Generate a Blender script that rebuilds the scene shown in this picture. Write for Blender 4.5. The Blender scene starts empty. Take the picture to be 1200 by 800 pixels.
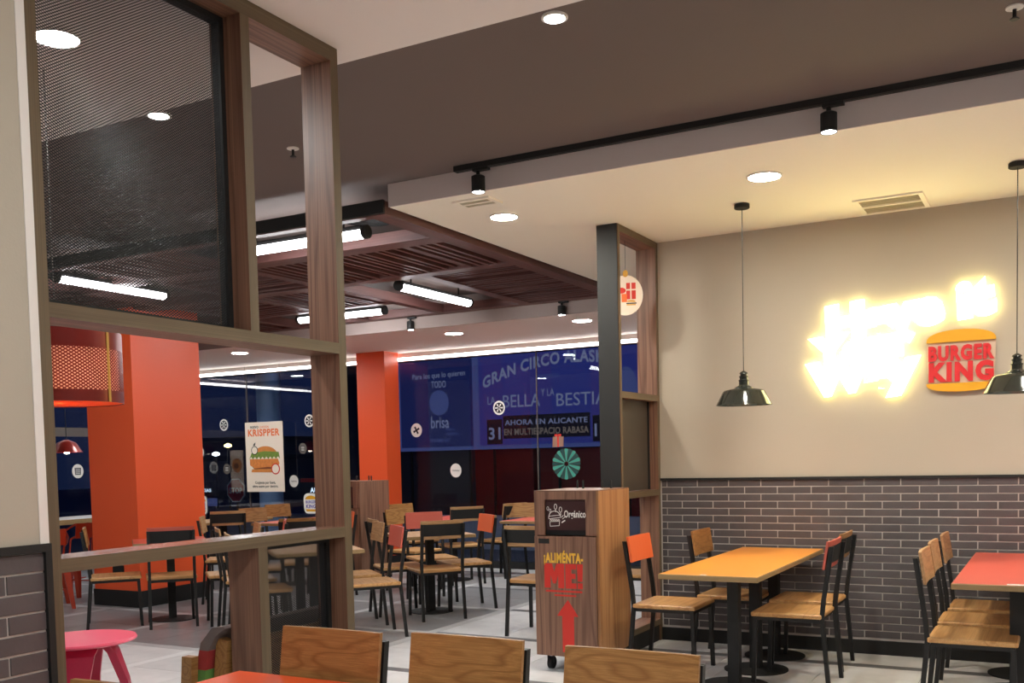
import bpy, bmesh, math, random
from mathutils import Vector, Matrix
random.seed(7)
C = bpy.context.scene.collection
PI = math.pi

# ------------------------------------------------------------ camera
cam = bpy.data.cameras.new('camera'); camo = bpy.data.objects.new('camera', cam); C.objects.link(camo)
yaw, pitch, roll = .500853, -.0539656, -.0226806
cy_, sy_ = math.cos(yaw), math.sin(yaw)
f0 = Vector((-sy_, cy_, 0)); r0 = Vector((cy_, sy_, 0)); u0 = Vector((0, 0, 1))
fw = f0*math.cos(pitch)+u0*math.sin(pitch); up = u0*math.cos(pitch)-f0*math.sin(pitch)
rt = r0*math.cos(roll)+up*math.sin(roll); up = up*math.cos(roll)-r0*math.sin(roll)
m = Matrix((rt, up, -fw)).transposed().to_4x4(); m.translation = (0, 0, 1.45)
camo.matrix_world = m
cam.sensor_width = 36; cam.lens = 1173.247/1200*36
cam.shift_y = 199.869/1200
cam.clip_start = .05; cam.clip_end = 200
bpy.context.scene.camera = camo

# ------------------------------------------------------------ world, exposure
w = bpy.data.worlds.new('dusk'); bpy.context.scene.world = w; w.use_nodes = True
nt = w.node_tree; bg = nt.nodes['Background']
tc = nt.nodes.new('ShaderNodeTexCoord'); sp = nt.nodes.new('ShaderNodeSeparateXYZ'); cr = nt.nodes.new('ShaderNodeValToRGB')
nt.links.new(tc.outputs['Generated'], sp.inputs[0]); nt.links.new(sp.outputs['Z'], cr.inputs[0]); nt.links.new(cr.outputs[0], bg.inputs[0])
cr.color_ramp.elements[0].color = (.004, .007, .022, 1); cr.color_ramp.elements[0].position = 0
cr.color_ramp.elements[1].color = (.003, .007, .036, 1); cr.color_ramp.elements[1].position = .5
bg.inputs[1].default_value = 1.0
vs = bpy.context.scene.view_settings
bpy.context.scene.display_settings.display_device = 'sRGB'
vs.view_transform = 'Standard'; vs.look = 'None'; vs.gamma = 1; vs.use_curve_mapping = False; vs.exposure = 0.68
cyc = bpy.context.scene.cycles
cyc.max_bounces = 10; cyc.diffuse_bounces = 5; cyc.glossy_bounces = 4; cyc.transmission_bounces = 6; cyc.transparent_max_bounces = 12
cyc.use_denoising = True; cyc.sample_clamp_indirect = 6; cyc.caustics_reflective = False; cyc.caustics_refractive = False
DISC = 185.0      # recessed downlights
TUBE = 27.0       # pergola tubes
COVE = 9.5       # LED line over the glass
NEON = 6.5      # wall lettering
PEND = 60.0
SPOT = 120.0

# ------------------------------------------------------------ materials
def srgb(r, g, b):
    f = lambda c: (c/12.92 if c <= .04045 else ((c+.055)/1.055)**2.4)
    return (f(r/255), f(g/255), f(b/255), 1)
class NT:
    def __init__(s, name):
        s.m = bpy.data.materials.new(name); s.m.use_nodes = True; s.t = s.m.node_tree; s.p = s.t.nodes['Principled BSDF']
    def n(s, kind, **kw):
        x = s.t.nodes.new(kind)
        for k, v in kw.items():
            if k in x.inputs.keys(): x.inputs[k].default_value = v
            else: setattr(x, k, v)
        return x
    def l(s, a, b): s.t.links.new(a, b)
def plain(name, col, rough=.5, metal=0, bump=0, bscale=60, vary=.06, vscale=3, spec=.5):
    t = NT(name); p = t.p
    p.inputs['Roughness'].default_value = rough; p.inputs['Metallic'].default_value = metal; p.inputs['Specular IOR Level'].default_value = spec
    tc = t.n('ShaderNodeTexCoord'); nz = t.n('ShaderNodeTexNoise', Scale=vscale, Detail=4.0)
    t.l(tc.outputs['Object'], nz.inputs['Vector'])
    mx = t.n('ShaderNodeMix', data_type='RGBA'); t.l(nz.outputs['Fac'], mx.inputs['Factor'])
    mx.inputs['A'].default_value = tuple(c*(1-vary) for c in col[:3])+(1,); mx.inputs['B'].default_value = tuple(min(1, c*(1+vary)) for c in col[:3])+(1,)
    t.l(mx.outputs['Result'], p.inputs['Base Color'])
    if bump:
        n2 = t.n('ShaderNodeTexNoise', Scale=bscale, Detail=5.0); t.l(tc.outputs['Object'], n2.inputs['Vector'])
        b = t.n('ShaderNodeBump', Strength=bump, Distance=.01); t.l(n2.outputs['Fac'], b.inputs['Height']); t.l(b.outputs[0], p.inputs['Normal'])
    return t.m
def wood(name, c1, c2, c3, stretch, rings=9.0, rough=.45, rnd=True, freq=1.0):
    """stretch: mapping scale per axis; the smallest one is the grain direction"""
    t = NT(name); p = t.p; p.inputs['Roughness'].default_value = rough
    tc = t.n('ShaderNodeTexCoord'); mp = t.n('ShaderNodeMapping'); mp.inputs['Scale'].default_value = stretch
    if rnd:
        oi = t.n('ShaderNodeObjectInfo'); vm = t.n('ShaderNodeVectorMath', operation='SCALE'); vm.inputs[0].default_value = (37, 23, 51)
        t.l(oi.outputs['Random'], vm.inputs['Scale']); t.l(vm.outputs[0], mp.inputs['Location'])
    t.l(tc.outputs['Object'], mp.inputs['Vector'])
    nz = t.n('ShaderNodeTexNoise', Scale=1.1*freq, Detail=2.0, Roughness=.45); t.l(mp.outputs[0], nz.inputs['Vector'])
    mu = t.n('ShaderNodeMath', operation='MULTIPLY'); mu.inputs[1].default_value = rings; t.l(nz.outputs['Fac'], mu.inputs[0])
    pp = t.n('ShaderNodeMath', operation='PINGPONG'); pp.inputs[1].default_value = .5; t.l(mu.outputs[0], pp.inputs[0])
    m2 = t.n('ShaderNodeMath', operation='MULTIPLY'); m2.inputs[1].default_value = 2.0; t.l(pp.outputs[0], m2.inputs[0])
    cr = t.n('ShaderNodeValToRGB'); t.l(m2.outputs[0], cr.inputs[0])
    e = cr.color_ramp.elements; e[0].color = c2; e[0].position = 0; e[1].color = c1; e[1].position = .55
    mp2 = t.n('ShaderNodeMapping'); mp2.inputs['Scale'].default_value = tuple(s*22 if s > 1.01*min(stretch) else s*1.5 for s in stretch); t.l(tc.outputs['Object'], mp2.inputs['Vector'])
    n2 = t.n('ShaderNodeTexNoise', Scale=1.5, Detail=4.0, Roughness=.7); t.l(mp2.outputs[0], n2.inputs['Vector'])
    mx = t.n('ShaderNodeMix', data_type='RGBA', blend_type='MIX'); cr2 = t.n('ShaderNodeValToRGB'); t.l(n2.outputs['Fac'], cr2.inputs[0])
    cr2.color_ramp.elements[0].position = .42; cr2.color_ramp.elements[0].color = (.55, .55, .55, 1); cr2.color_ramp.elements[1].position = .66; cr2.color_ramp.elements[1].color = (0, 0, 0, 1)
    t.l(cr2.outputs[0], mx.inputs['Factor']); t.l(cr.outputs[0], mx.inputs['A']); mx.inputs['B'].default_value = c3
    t.l(mx.outputs['Result'], p.inputs['Base Color'])
    b = t.n('ShaderNodeBump', Strength=.08, Distance=.004); t.l(n2.outputs['Fac'], b.inputs['Height']); t.l(b.outputs[0], p.inputs['Normal'])
    return t.m
def emit(name, col, strength, lamp=True):
    t = NT(name); t.t.nodes.remove(t.p); e = t.n('ShaderNodeEmission'); e.inputs[0].default_value = col; e.inputs[1].default_value = strength
    t.l(e.outputs[0], t.t.nodes['Material Output'].inputs[0])
    t.m.cycles.emission_sampling = 'AUTO' if lamp else 'NONE'
    return t.m
def varied(name, col, rough, amount, bump=.15, bscale=25, mott=.15):
    """one colour that drifts a little from piece to piece, with soft mottling"""
    t = NT(name); p = t.p; p.inputs['Roughness'].default_value = rough
    tc = t.n('ShaderNodeTexCoord'); oi = t.n('ShaderNodeObjectInfo')
    ad = t.n('ShaderNodeVectorMath', operation='ADD'); t.l(tc.outputs['Object'], ad.inputs[0]); vm = t.n('ShaderNodeVectorMath', operation='SCALE'); vm.inputs[0].default_value = (31, 17, 9)
    t.l(oi.outputs['Random'], vm.inputs['Scale']); t.l(vm.outputs[0], ad.inputs[1])
    nz = t.n('ShaderNodeTexNoise', Scale=5.0, Detail=6.0, Roughness=.65); t.l(ad.outputs[0], nz.inputs['Vector'])
    mr = t.n('ShaderNodeMapRange'); mr.inputs['To Min'].default_value = 1-amount; mr.inputs['To Max'].default_value = 1+amount; t.l(oi.outputs['Random'], mr.inputs['Value'])
    m2 = t.n('ShaderNodeMapRange'); m2.inputs['From Min'].default_value = .3; m2.inputs['From Max'].default_value = .7
    m2.inputs['To Min'].default_value = 1-mott; m2.inputs['To Max'].default_value = 1+mott; t.l(nz.outputs['Fac'], m2.inputs['Value'])
    mu = t.n('ShaderNodeMath', operation='MULTIPLY'); t.l(mr.outputs[0], mu.inputs[0]); t.l(m2.outputs[0], mu.inputs[1])
    v = t.n('ShaderNodeVectorMath', operation='SCALE'); v.inputs[0].default_value = col[:3]; t.l(mu.outputs[0], v.inputs['Scale']); t.l(v.outputs[0], p.inputs['Base Color'])
    if bump:
        n2 = t.n('ShaderNodeTexNoise', Scale=bscale, Detail=5.0); t.l(ad.outputs[0], n2.inputs['Vector'])
        b = t.n('ShaderNodeBump', Strength=bump, Distance=.004); t.l(n2.outputs['Fac'], b.inputs['Height']); t.l(b.outputs[0], p.inputs['Normal'])
    return t.m
def glass(name, tint, refl):
    t = NT(name); t.t.nodes.remove(t.p)
    tr = t.n('ShaderNodeBsdfTransparent'); tr.inputs[0].default_value = tint
    gl = t.n('ShaderNodeBsdfGlossy'); gl.inputs['Roughness'].default_value = 0
    fr = t.n('ShaderNodeFresnel'); fr.inputs['IOR'].default_value = 1.5
    mu = t.n('ShaderNodeMath', operation='MULTIPLY'); mu.inputs[1].default_value = refl; t.l(fr.outputs[0], mu.inputs[0])
    mx = t.n('ShaderNodeMixShader'); t.l(mu.outputs[0], mx.inputs[0]); t.l(tr.outputs[0], mx.inputs[1]); t.l(gl.outputs[0], mx.inputs[2])
    t.l(mx.outputs[0], t.t.nodes['Material Output'].inputs[0])
    return t.m
WALN = (srgb(150, 110, 88), srgb(112, 77, 60), srgb(86, 58, 46))
M = {}
for ax, st in (('x', (.35, 7, 7)), ('y', (7, .35, 7)), ('z', (7, 7, .35))):
    M['walnut_'+ax] = wood('walnut_'+ax, *WALN, st, rings=9.0, rough=.45, rnd=True)
    M['edge_'+ax] = wood('edge_'+ax, srgb(110, 93, 70), srgb(98, 81, 60), srgb(86, 70, 52), st, rings=4.0, rough=.5)
    M['pergola_'+ax] = wood('pergola_'+ax, srgb(112, 72, 66), srgb(92, 56, 52), srgb(72, 45, 43), st, rings=5.0, rough=.5)
M['walnut_gloss'] = wood('walnut_gloss', *WALN, (7, .35, 7), rings=9.0, rough=.22)
M['warmwalnut'] = wood('warm_walnut', srgb(184, 136, 92), srgb(152, 104, 64), srgb(128, 84, 52), (7, 7, .35), rings=7.0, rough=.42)
M['oak'] = wood('oak', srgb(178, 130, 76), srgb(144, 97, 52), srgb(126, 84, 44), (9, 1.6, 9), rings=9.0, rough=.4)
M['oakseat'] = wood('oak_seat', srgb(214, 166, 108), srgb(182, 130, 76), srgb(168, 118, 68), (8, .9, 8), rings=6.0, rough=.38)
M['palewood'] = wood('pale_wood', srgb(202, 160, 112), srgb(172, 128, 84), srgb(150, 108, 70), (9, 1.2, 9), rings=7.0, rough=.42)
M['orange_lam'] = plain('orange_laminate', srgb(242, 156, 62), .28, vary=.03)
M['hot_lam'] = plain('vermilion_laminate', srgb(228, 84, 38), .3, vary=.03)
M['red_lam'] = plain('red_laminate', srgb(212, 92, 76), .3, vary=.03)
M['orange_back'] = plain('orange_back', srgb(226, 104, 58), .4, vary=.04)
M['red_back'] = plain('red_back', srgb(196, 92, 76), .42, vary=.05)
M['ply_edge'] = plain('ply_edge', srgb(150, 122, 82), .5, vary=.15, vscale=40)
M['black'] = plain('black_metal', srgb(26, 25, 25), .42, metal=.2, vary=.1)
M['blackpaint'] = plain('black_paint', srgb(30, 30, 30), .6, vary=.08)
M['matblack'] = plain('matt_black', srgb(20, 19, 19), .7, vary=.1)
M['cream'] = plain('cream_wall', srgb(177, 166, 150), .75, bump=.05, bscale=120, vary=.025, vscale=1.2)
M['white'] = plain('white_paint', srgb(226, 218, 212), .7, vary=.02)
M['pink'] = plain('white_ceiling_paint', srgb(234, 222, 216), .8, vary=.02, vscale=1)
M['brownceil'] = plain('brown_ceiling_paint', srgb(106, 92, 87), .85, vary=.04, vscale=1, bump=.04)
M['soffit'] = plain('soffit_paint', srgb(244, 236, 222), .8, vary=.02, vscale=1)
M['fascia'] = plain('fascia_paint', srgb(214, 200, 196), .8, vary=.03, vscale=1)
M['fasciashade'] = plain('far_fascia_shaded', srgb(158, 142, 136), .85, vary=.03, vscale=1)  # fascia paint darkened for the shade behind the pergola beam
M['column'] = plain('orange_column', srgb(236, 90, 44), .42, vary=.02, vscale=1)
M['grout'] = plain('grout', srgb(196, 188, 182), .9, vary=.08, vscale=20)
M['brick'] = varied('brick', srgb(82, 75, 76)[:3], .55, .1, bump=.25, bscale=40)
M['tile_light'] = varied('tile_light', srgb(214, 211, 211)[:3], .32, .06, bump=.05, mott=.1)
M['tile_dark'] = varied('tile_dark', srgb(138, 136, 137)[:3], .32, .07, bump=.05, mott=.12)
M['strip_light'] = varied('strip_light', srgb(228, 226, 226)[:3], .35, .04, bump=0, mott=.06)
M['strip_mid'] = varied('strip_mid', srgb(190, 188, 188)[:3], .35, .05, bump=0, mott=.08)
M['strip_dark'] = varied('strip_dark', srgb(104, 102, 104)[:3], .35, .05, bump=0, mott=.08)
M['joint'] = plain('joint', srgb(84, 82, 82), .9)
M['darkpanel'] = plain('dark_panel', srgb(70, 62, 54), .5, vary=.08)
M['meshmetal'] = plain('mesh_metal', srgb(34, 34, 36), .5, metal=.3, vary=.1)
M['maroon'] = plain('maroon_sign', srgb(58, 28, 28), .35)
M['printwhite'] = plain('print_white', srgb(240, 236, 230), .5, vary=.01)
M['printblack'] = plain('print_black', srgb(22, 22, 24), .5)
M['printyellow'] = plain('print_yellow', srgb(236, 182, 60), .5, vary=.02)
M['printred'] = plain('print_red', srgb(206, 46, 34), .5, vary=.02)
M['printorange'] = plain('print_orange', srgb(232, 112, 52), .5)
M['postercream'] = plain('poster_cream', srgb(236, 218, 200), .45, vary=.01)
M['bun'] = plain('bun_print', srgb(206, 128, 62), .5, vary=.2, vscale=14)
M['lettuce'] = plain('lettuce_print', srgb(110, 132, 52), .5, vary=.5, vscale=40)
M['chicken'] = plain('chicken_print', srgb(214, 128, 62), .5, vary=.35, vscale=30)
M['sauce'] = plain('sauce_print', srgb(120, 56, 26), .5, vary=.3, vscale=40)
M['logoyellow'] = plain('logo_yellow', srgb(226, 164, 30), .4, vary=.02)
M['logored'] = plain('logo_red', srgb(206, 40, 44), .35, vary=.02)
M['logocream'] = plain('logo_cream', srgb(206, 184, 160), .6, vary=.02)
M['gold'] = plain('gold_print', srgb(214, 160, 66), .5)
M['pinkplastic'] = plain('pink_plastic', srgb(240, 92, 120), .3, vary=.02)
M['pinkleg_shade'] = plain('pink_plastic_shaded', srgb(176, 34, 70), .4, vary=.02)  # leg plastic darkened for the shade under the seat
M['redlamp'] = plain('lamp_red', srgb(134, 34, 28), .28, metal=.25)
M['tolix'] = plain('orange_steel', srgb(176, 58, 32), .35, metal=.2)
M['greyfab'] = plain('grey_fabric', srgb(112, 98, 94), .8, bump=.2, bscale=200)
M['redfab'] = plain('red_fabric', srgb(160, 48, 46), .8, bump=.2, bscale=200)
M['greenfab'] = plain('green_fabric', srgb(96, 142, 66), .8, bump=.2, bscale=200)
M['ventgrey'] = plain('vent_grey', srgb(196, 186, 160), .6)
M['asphalt'] = plain('asphalt', srgb(66, 70, 84), .9, bump=.2)
M['facade'] = plain('red_facade', srgb(124, 36, 36), .8, vary=.12)
M['darkwall'] = plain('dark_building', srgb(60, 62, 72), .9)
M['bluecol'] = plain('blue_column', srgb(150, 190, 236), .5)
M['kerb'] = plain('kerb', srgb(120, 128, 150), .9)
M['frost'] = plain('grey_frame', srgb(96, 88, 84), .5)
M['teal'] = plain('teal_print', srgb(70, 150, 132), .5)
M['tealdark'] = plain('dark_teal_print', srgb(30, 66, 64), .5)
M['kraft'] = plain('kraft_print', srgb(150, 112, 92), .5)
M['glass'] = glass('window_glass', (.92, .94, .97, 1), .34)
M['disc'] = emit('downlight_glow', (.94, 1, 1, 1), DISC)
M['discwarm'] = emit('downlight_glow_warm', (1, .96, .84, 1), DISC*1.3)
M['tube'] = emit('tube_glow', (.96, .98, 1, 1), TUBE)
M['cove'] = emit('cove_glow', (1, .96, .93, 1), COVE)
M['spotglow'] = emit('spot_glow', (.96, 1, .98, 1), SPOT)
M['neon'] = emit('neon_glow', (1, .88, .36, 1), NEON)
M['pendbulb'] = emit('pendant_glow', (1, .94, .82, 1), PEND)
t_ = NT('lamp_lining'); M['lining'] = t_.m; t_.p.inputs['Base Color'].default_value = srgb(238, 180, 160); t_.p.inputs['Roughness'].default_value = .8
tl_ = t_.n('ShaderNodeBsdfTranslucent'); tl_.inputs[0].default_value = srgb(240, 176, 156); mx_ = t_.n('ShaderNodeMixShader'); mx_.inputs[0].default_value = .5
t_.l(t_.p.outputs[0], mx_.inputs[1]); t_.l(tl_.outputs[0], mx_.inputs[2]); t_.l(mx_.outputs[0], t_.t.nodes['Material Output'].inputs[0])
t_ = NT('orange_lit_inside'); M['orangelit'] = t_.m; t_.p.inputs['Base Color'].default_value = srgb(240, 120, 58); t_.p.inputs['Roughness'].default_value = .8
tl_ = t_.n('ShaderNodeBsdfTranslucent'); tl_.inputs[0].default_value = srgb(240, 120, 58); mx_ = t_.n('ShaderNodeMixShader'); mx_.inputs[0].default_value = .5
t_.l(t_.p.outputs[0], mx_.inputs[1]); t_.l(tl_.outputs[0], mx_.inputs[2]); t_.l(mx_.outputs[0], t_.t.nodes['Material Output'].inputs[0])
M['redbulb'] = emit('red_lamp_bulb', (1, .8, .6, 1), 30)
M['bb_navy'] = emit('billboard_navy_glow', (.0048, .0075, .036, 1), 1, False)  # billboard colours glow faintly in place of dusk light falling on them
M['bb_blue'] = emit('billboard_blue_glow', (.0095, .013, .075, 1), 1, False)
M['bb_violet'] = emit('billboard_violet_glow', (.014, .013, .070, 1), 1, False)
M['bb_letter'] = emit('billboard_letter_glow', (.065, .075, .125, 1), 1, False)
M['bb_dim'] = emit('billboard_dim_glow', (.020, .028, .085, 1), 1, False)
M['bb_tan'] = emit('billboard_tan_glow', (.06, .05, .045, 1), 1, False)
M['bb_black'] = emit('billboard_black_glow', (.003, .003, .006, 1), 1, False)
M['coolfill'] = emit('cool_fill_glow', (.45, .68, 1, 1), 30)
M['screen'] = emit('drive_sign_text', (.6, .75, .9, 1), 1, False)
M['screenbg'] = plain('drive_sign_body', srgb(40, 40, 46), .5)
M['stopred'] = plain('stop_red', srgb(190, 40, 44), .5)
M['farlamp'] = emit('far_lamp', (1, .8, .3, 1), 6, False)
M['farlampw'] = emit('far_lamp_white', (.9, .95, 1, 1), 6, False)

# ------------------------------------------------------------ mesh helpers
class B:
    def __init__(s): s.bm = bmesh.new(); s.mi = 0
    def quadmesh(s, V, F, smooth=False):
        v = [s.bm.verts.new(p) for p in V]
        for f in F:
            try: q = s.bm.faces.new([v[i] for i in f]); q.material_index = s.mi; q.smooth = smooth
            except ValueError: pass
        return s
    def box(s, x0, x1, y0, y1, z0, z1, bev=0):
        V = [(x, y, z) for z in (z0, z1) for y in (y0, y1) for x in (x0, x1)]
        F = [(0, 2, 3, 1), (4, 5, 7, 6), (0, 1, 5, 4), (2, 6, 7, 3), (0, 4, 6, 2), (1, 3, 7, 5)]
        if not bev: return s.quadmesh(V, F)
        t = bmesh.new(); v = [t.verts.new(p) for p in V]
        for f in F: t.faces.new([v[i] for i in f])
        bmesh.ops.bevel(t, geom=t.edges[:], offset=bev, segments=1, affect='EDGES', profile=.5)
        me = bpy.data.meshes.new('t'); t.to_mesh(me); t.free()
        n0 = len(s.bm.faces); s.bm.from_mesh(me); bpy.data.meshes.remove(me); s.bm.faces.ensure_lookup_table()
        for f in s.bm.faces[n0:]: f.material_index = s.mi
        return s
    def stack(s, pts, a, b):
        """square tube whose rings lie level: pts of its axis, half sizes a (x) and b (y)"""
        V = []; F = []
        for (x, y, z) in pts: V += [(x-a, y-b, z), (x+a, y-b, z), (x+a, y+b, z), (x-a, y+b, z)]
        for i in range(len(pts)-1):
            o = i*4
            for k in range(4): F.append((o+k, o+(k+1) % 4, o+4+(k+1) % 4, o+4+k))
        n = len(V); F += [(3, 2, 1, 0), (n-4, n-3, n-2, n-1)]
        return s.quadmesh(V, F)
    def lathe(s, prof, c=(0, 0, 0), n=24, caps=True):
        V = []; F = []
        for (r, z) in prof:
            for k in range(n): a = 2*PI*k/n; V.append((c[0]+r*math.cos(a), c[1]+r*math.sin(a), c[2]+z))
        for i in range(len(prof)-1):
            for k in range(n): F.append((i*n+k, i*n+(k+1) % n, (i+1)*n+(k+1) % n, (i+1)*n+k))
        s.quadmesh(V, F, True)
        if caps:
            s.bm.verts.ensure_lookup_table(); o = len(s.bm.verts)-len(V); vs_ = s.bm.verts
            for i, fl in ((0, 1), (len(prof)-1, 0)):
                ring = [vs_[o+i*n+k] for k in range(n)]
                if fl: ring.reverse()
                try: q = s.bm.faces.new(ring); q.material_index = s.mi
                except ValueError: pass
        return s
    def tube(s, p, q, r, n=10):
        p = Vector(p); q = Vector(q); d = (q-p).normalized(); u = d.orthogonal().normalized(); v = d.cross(u); V = []
        for c in (p, q):
            for k in range(n): a = 2*PI*k/n; V.append(c+u*(r*math.cos(a))+v*(r*math.sin(a)))
        s.quadmesh(V, [(k, (k+1) % n, n+(k+1) % n, n+k) for k in range(n)], True)
        return s.quadmesh(V, [tuple(range(n-1, -1, -1)), tuple(range(n, 2*n))])
    def prism(s, pts, d):
        """polygon pts (3-D, planar), thickened by vector d"""
        d = Vector(d); P = [Vector(p) for p in pts]; n = len(P); V = P+[p+d for p in P]
        return s.quadmesh(V, [tuple(range(n-1, -1, -1)), tuple(range(n, 2*n))]+[(k, (k+1) % n, n+(k+1) % n, n+k) for k in range(n)])
    def mesh(s, name, mats):
        bmesh.ops.recalc_face_normals(s.bm, faces=s.bm.faces[:])
        for e in s.bm.edges:
            if len(e.link_faces) == 2 and e.calc_face_angle(0) > .6: e.smooth = False
        me = bpy.data.meshes.new(name); s.bm.to_mesh(me); s.bm.free()
        for x in (mats if isinstance(mats, (list, tuple)) else [mats]): me.materials.append(M[x] if isinstance(x, str) else x)
        return me
    def obj(s, name, mats, parent=None, kind=None, label=None):
        return put(name, s.mesh(name, mats), parent, kind, label)
def put(name, me, parent=None, kind=None, label=None, loc=None):
    o = bpy.data.objects.new(name, me); C.objects.link(o)
    if parent: o.parent = parent
    if kind: o['kind'] = kind
    if label: o['label'] = label
    if loc is not None: o.location = loc
    return o
def thing(name, label, cat, loc=(0, 0, 0), rz=0, group=None):
    o = bpy.data.objects.new(name, None); C.objects.link(o); o.location = loc; o.rotation_euler = (0, 0, rz); o.empty_display_size = .1
    return tag(o, label, cat, group)
def tag(o, label, cat, group=None):
    o['label'] = label; o['category'] = cat
    if group: o['group'] = group
    return o
def dup(root, loc, rz, label, group=None):
    r = root.copy(); C.objects.link(r); r.location = loc; r.rotation_euler = (0, 0, rz); r['label'] = label
    if group: r['group'] = group
    for ch in list(root.children):
        c = ch.copy(); C.objects.link(c); c.parent = r
        for g in list(ch.children):
            d = g.copy(); C.objects.link(d); d.parent = c
    return r
def box(name, mat, x0, x1, y0, y1, z0, z1, parent=None, kind=None, label=None, bev=0):
    return B().box(x0, x1, y0, y1, z0, z1, bev).obj(name, mat, parent, kind, label)
def text(name, s, mat, size, origin, ux, uz, parent, depth=.003, bold=0, width=None, bend=None, align='LEFT', label=None, round_=0, resol=3):
    """lettering as a mesh on the plane spanned by ux (along) and uz (up)"""
    cu = bpy.data.curves.new(name, 'FONT'); cu.body = s; cu.size = 1; cu.space_character = 1+bold*(3.0 if bold < .08 else .2); cu.offset = bold; cu.extrude = 0; cu.resolution_u = resol; cu.align_x = 'LEFT'
    o = bpy.data.objects.new(name, cu); C.objects.link(o)
    bpy.context.view_layer.update(); dg = bpy.context.evaluated_depsgraph_get()
    me = bpy.data.meshes.new_from_object(o.evaluated_get(dg)); bpy.data.objects.remove(o)
    xs = [v.co.x for v in me.vertices]; x0, x1 = min(xs), max(xs); wd = x1-x0
    sx = size if width is None else width/wd
    ux = Vector(ux).normalized(); uz = Vector(uz).normalized(); nn = ux.cross(uz); O = Vector(origin); bm = bmesh.new(); bm.from_mesh(me); bpy.data.meshes.remove(me)
    off = {'LEFT': x0, 'CENTER': (x0+x1)/2, 'RIGHT': x1}[align]
    for v in bm.verts:
        px = (v.co.x-off)*sx; pz = v.co.y*size
        if bend: pz += bend((v.co.x-x0)/wd)
        v.co = O+ux*px+uz*pz
    if depth:
        r = bmesh.ops.extrude_face_region(bm, geom=bm.faces[:])
        bmesh.ops.translate(bm, vec=nn*depth, verts=[e for e in r['geom'] if isinstance(e, bmesh.types.BMVert)])
    b = B(); b.bm.free(); b.bm = bm
    return b.obj(name, mat, parent, None, label)
def disc_pts(c, ux, uz, rx, rz=None, n=28, a0=0, a1=2*PI, closed=True):
    c = Vector(c); ux = Vector(ux); uz = Vector(uz); rz = rz or rx
    k = n if closed else n+1
    return [c+ux*(rx*math.cos(a0+(a1-a0)*i/n))+uz*(rz*math.sin(a0+(a1-a0)*i/n)) for i in range(k)]
S = 'structure'

# ------------------------------------------------------------ structure: floor
flo = box('floor', 'joint', -13.2, 3.4, -3.6, 11.5, -.08, -.004, kind=S)
XM, YM = 1.31, 1.335
def xs_(k): return -4.64+XM*k
def ys_(k): return 5.66+YM*k
SW = .05
def pj(P):
    d = Vector(P)-camo.location; z = d.dot(fw)
    if z < .05: return None
    return (600+1173.247*d.dot(rt)/z, 599.869-1173.247*d.dot(up)/z, z)
def dark(x, y): return (x < -4.64 and 5.66 < y < 9.66) or (x < -8.57 and y > 5.66)
pieces = []
for i in range(-7, 7):
    for j in range(-7, 5):
        xa, xb, ya, yb = xs_(i)+SW, xs_(i+1)-SW, ys_(j)+SW, ys_(j+1)-SW
        xm, ym = (xa+xb)/2, (ya+yb)/2
        d = dark(xm, ym)
        for (a, b_) in ((xa, xm), (xm, xb)):
            for (c, e) in ((ya, ym), (ym, yb)):
                pieces.append(('floor_tile', 'tile_dark' if d else 'tile_light', a, b_, c, e))
        pieces.append(('floor_strip', 'strip_mid' if d else 'strip_dark', xa, xb, ys_(j)-SW, ys_(j)+SW))
        pieces.append(('floor_strip', 'strip_mid' if (d or dark(xm-XM, ym)) else 'strip_light', xs_(i)-SW, xs_(i)+SW, ys_(j)-SW, ys_(j+1)-SW))
lst = []
for (nm, mt, a, b_, c, e) in pieces:
    a = max(a, -13.15); b_ = min(b_, 3.35); c = max(c, -3.55); e = min(e, 11.45)
    if b_-a < .02 or e-c < .02: continue
    p = pj(((a+b_)/2, (c+e)/2, 0)); vis = 0
    if p and -60 < p[0] < 1260 and 550 < p[1] < 900: vis = (b_-a)*(e-c)/p[2]**3*(1 if p[1] < 812 else .02)
    lst.append((vis, nm, mt, a, b_, c, e))
lst.sort(key=lambda t: -t[0])
cache = {}
rest = {}
cnt = {'floor_tile': 0, 'floor_strip': 0}
for (vis, nm, mt, a, b_, c, e) in lst:
    g = .002; sz = (round(b_-a-2*g, 3), round(e-c-2*g, 3), mt)
    if vis > 0 and cnt[nm] < 285:
        if sz not in cache: cache[sz] = B().box(-sz[0]/2, sz[0]/2, -sz[1]/2, sz[1]/2, -.006, 0).mesh(nm, mt)
        put(nm, cache[sz], flo, loc=((a+b_)/2, (c+e)/2, 0)); cnt[nm] += 1
    else:
        rest.setdefault(mt, B()).box(a+g, b_-g, c+g, e-g, -.006, 0)
for mt, b in rest.items(): b.obj('floor_tiling', mt, flo, 'stuff')

# ------------------------------------------------------------ structure: ceilings
box('ceiling', 'pink', -13.2, 3.4, -3.6, 3.67, 3.225, 3.3, kind=S)
box('ceiling.001', 'brownceil', -13.2, 3.4, 3.67, 11.6, 3.225, 3.3, kind=S)
sof = box('ceiling.002', ['soffit'], -3.8, 3.4, 5.39, 11.5, 3.08, 3.224, kind=S)
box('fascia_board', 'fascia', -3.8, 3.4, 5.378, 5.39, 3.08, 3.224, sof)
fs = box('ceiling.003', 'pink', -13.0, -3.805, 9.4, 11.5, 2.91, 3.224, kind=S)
box('fascia_board', 'fasciashade', -13.0, -3.805, 9.388, 9.4, 2.91, 3.224, fs)
fs2 = box('ceiling.004', 'pink', -3.8, -2.6, 9.4, 11.5, 2.91, 3.079, kind=S)
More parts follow.
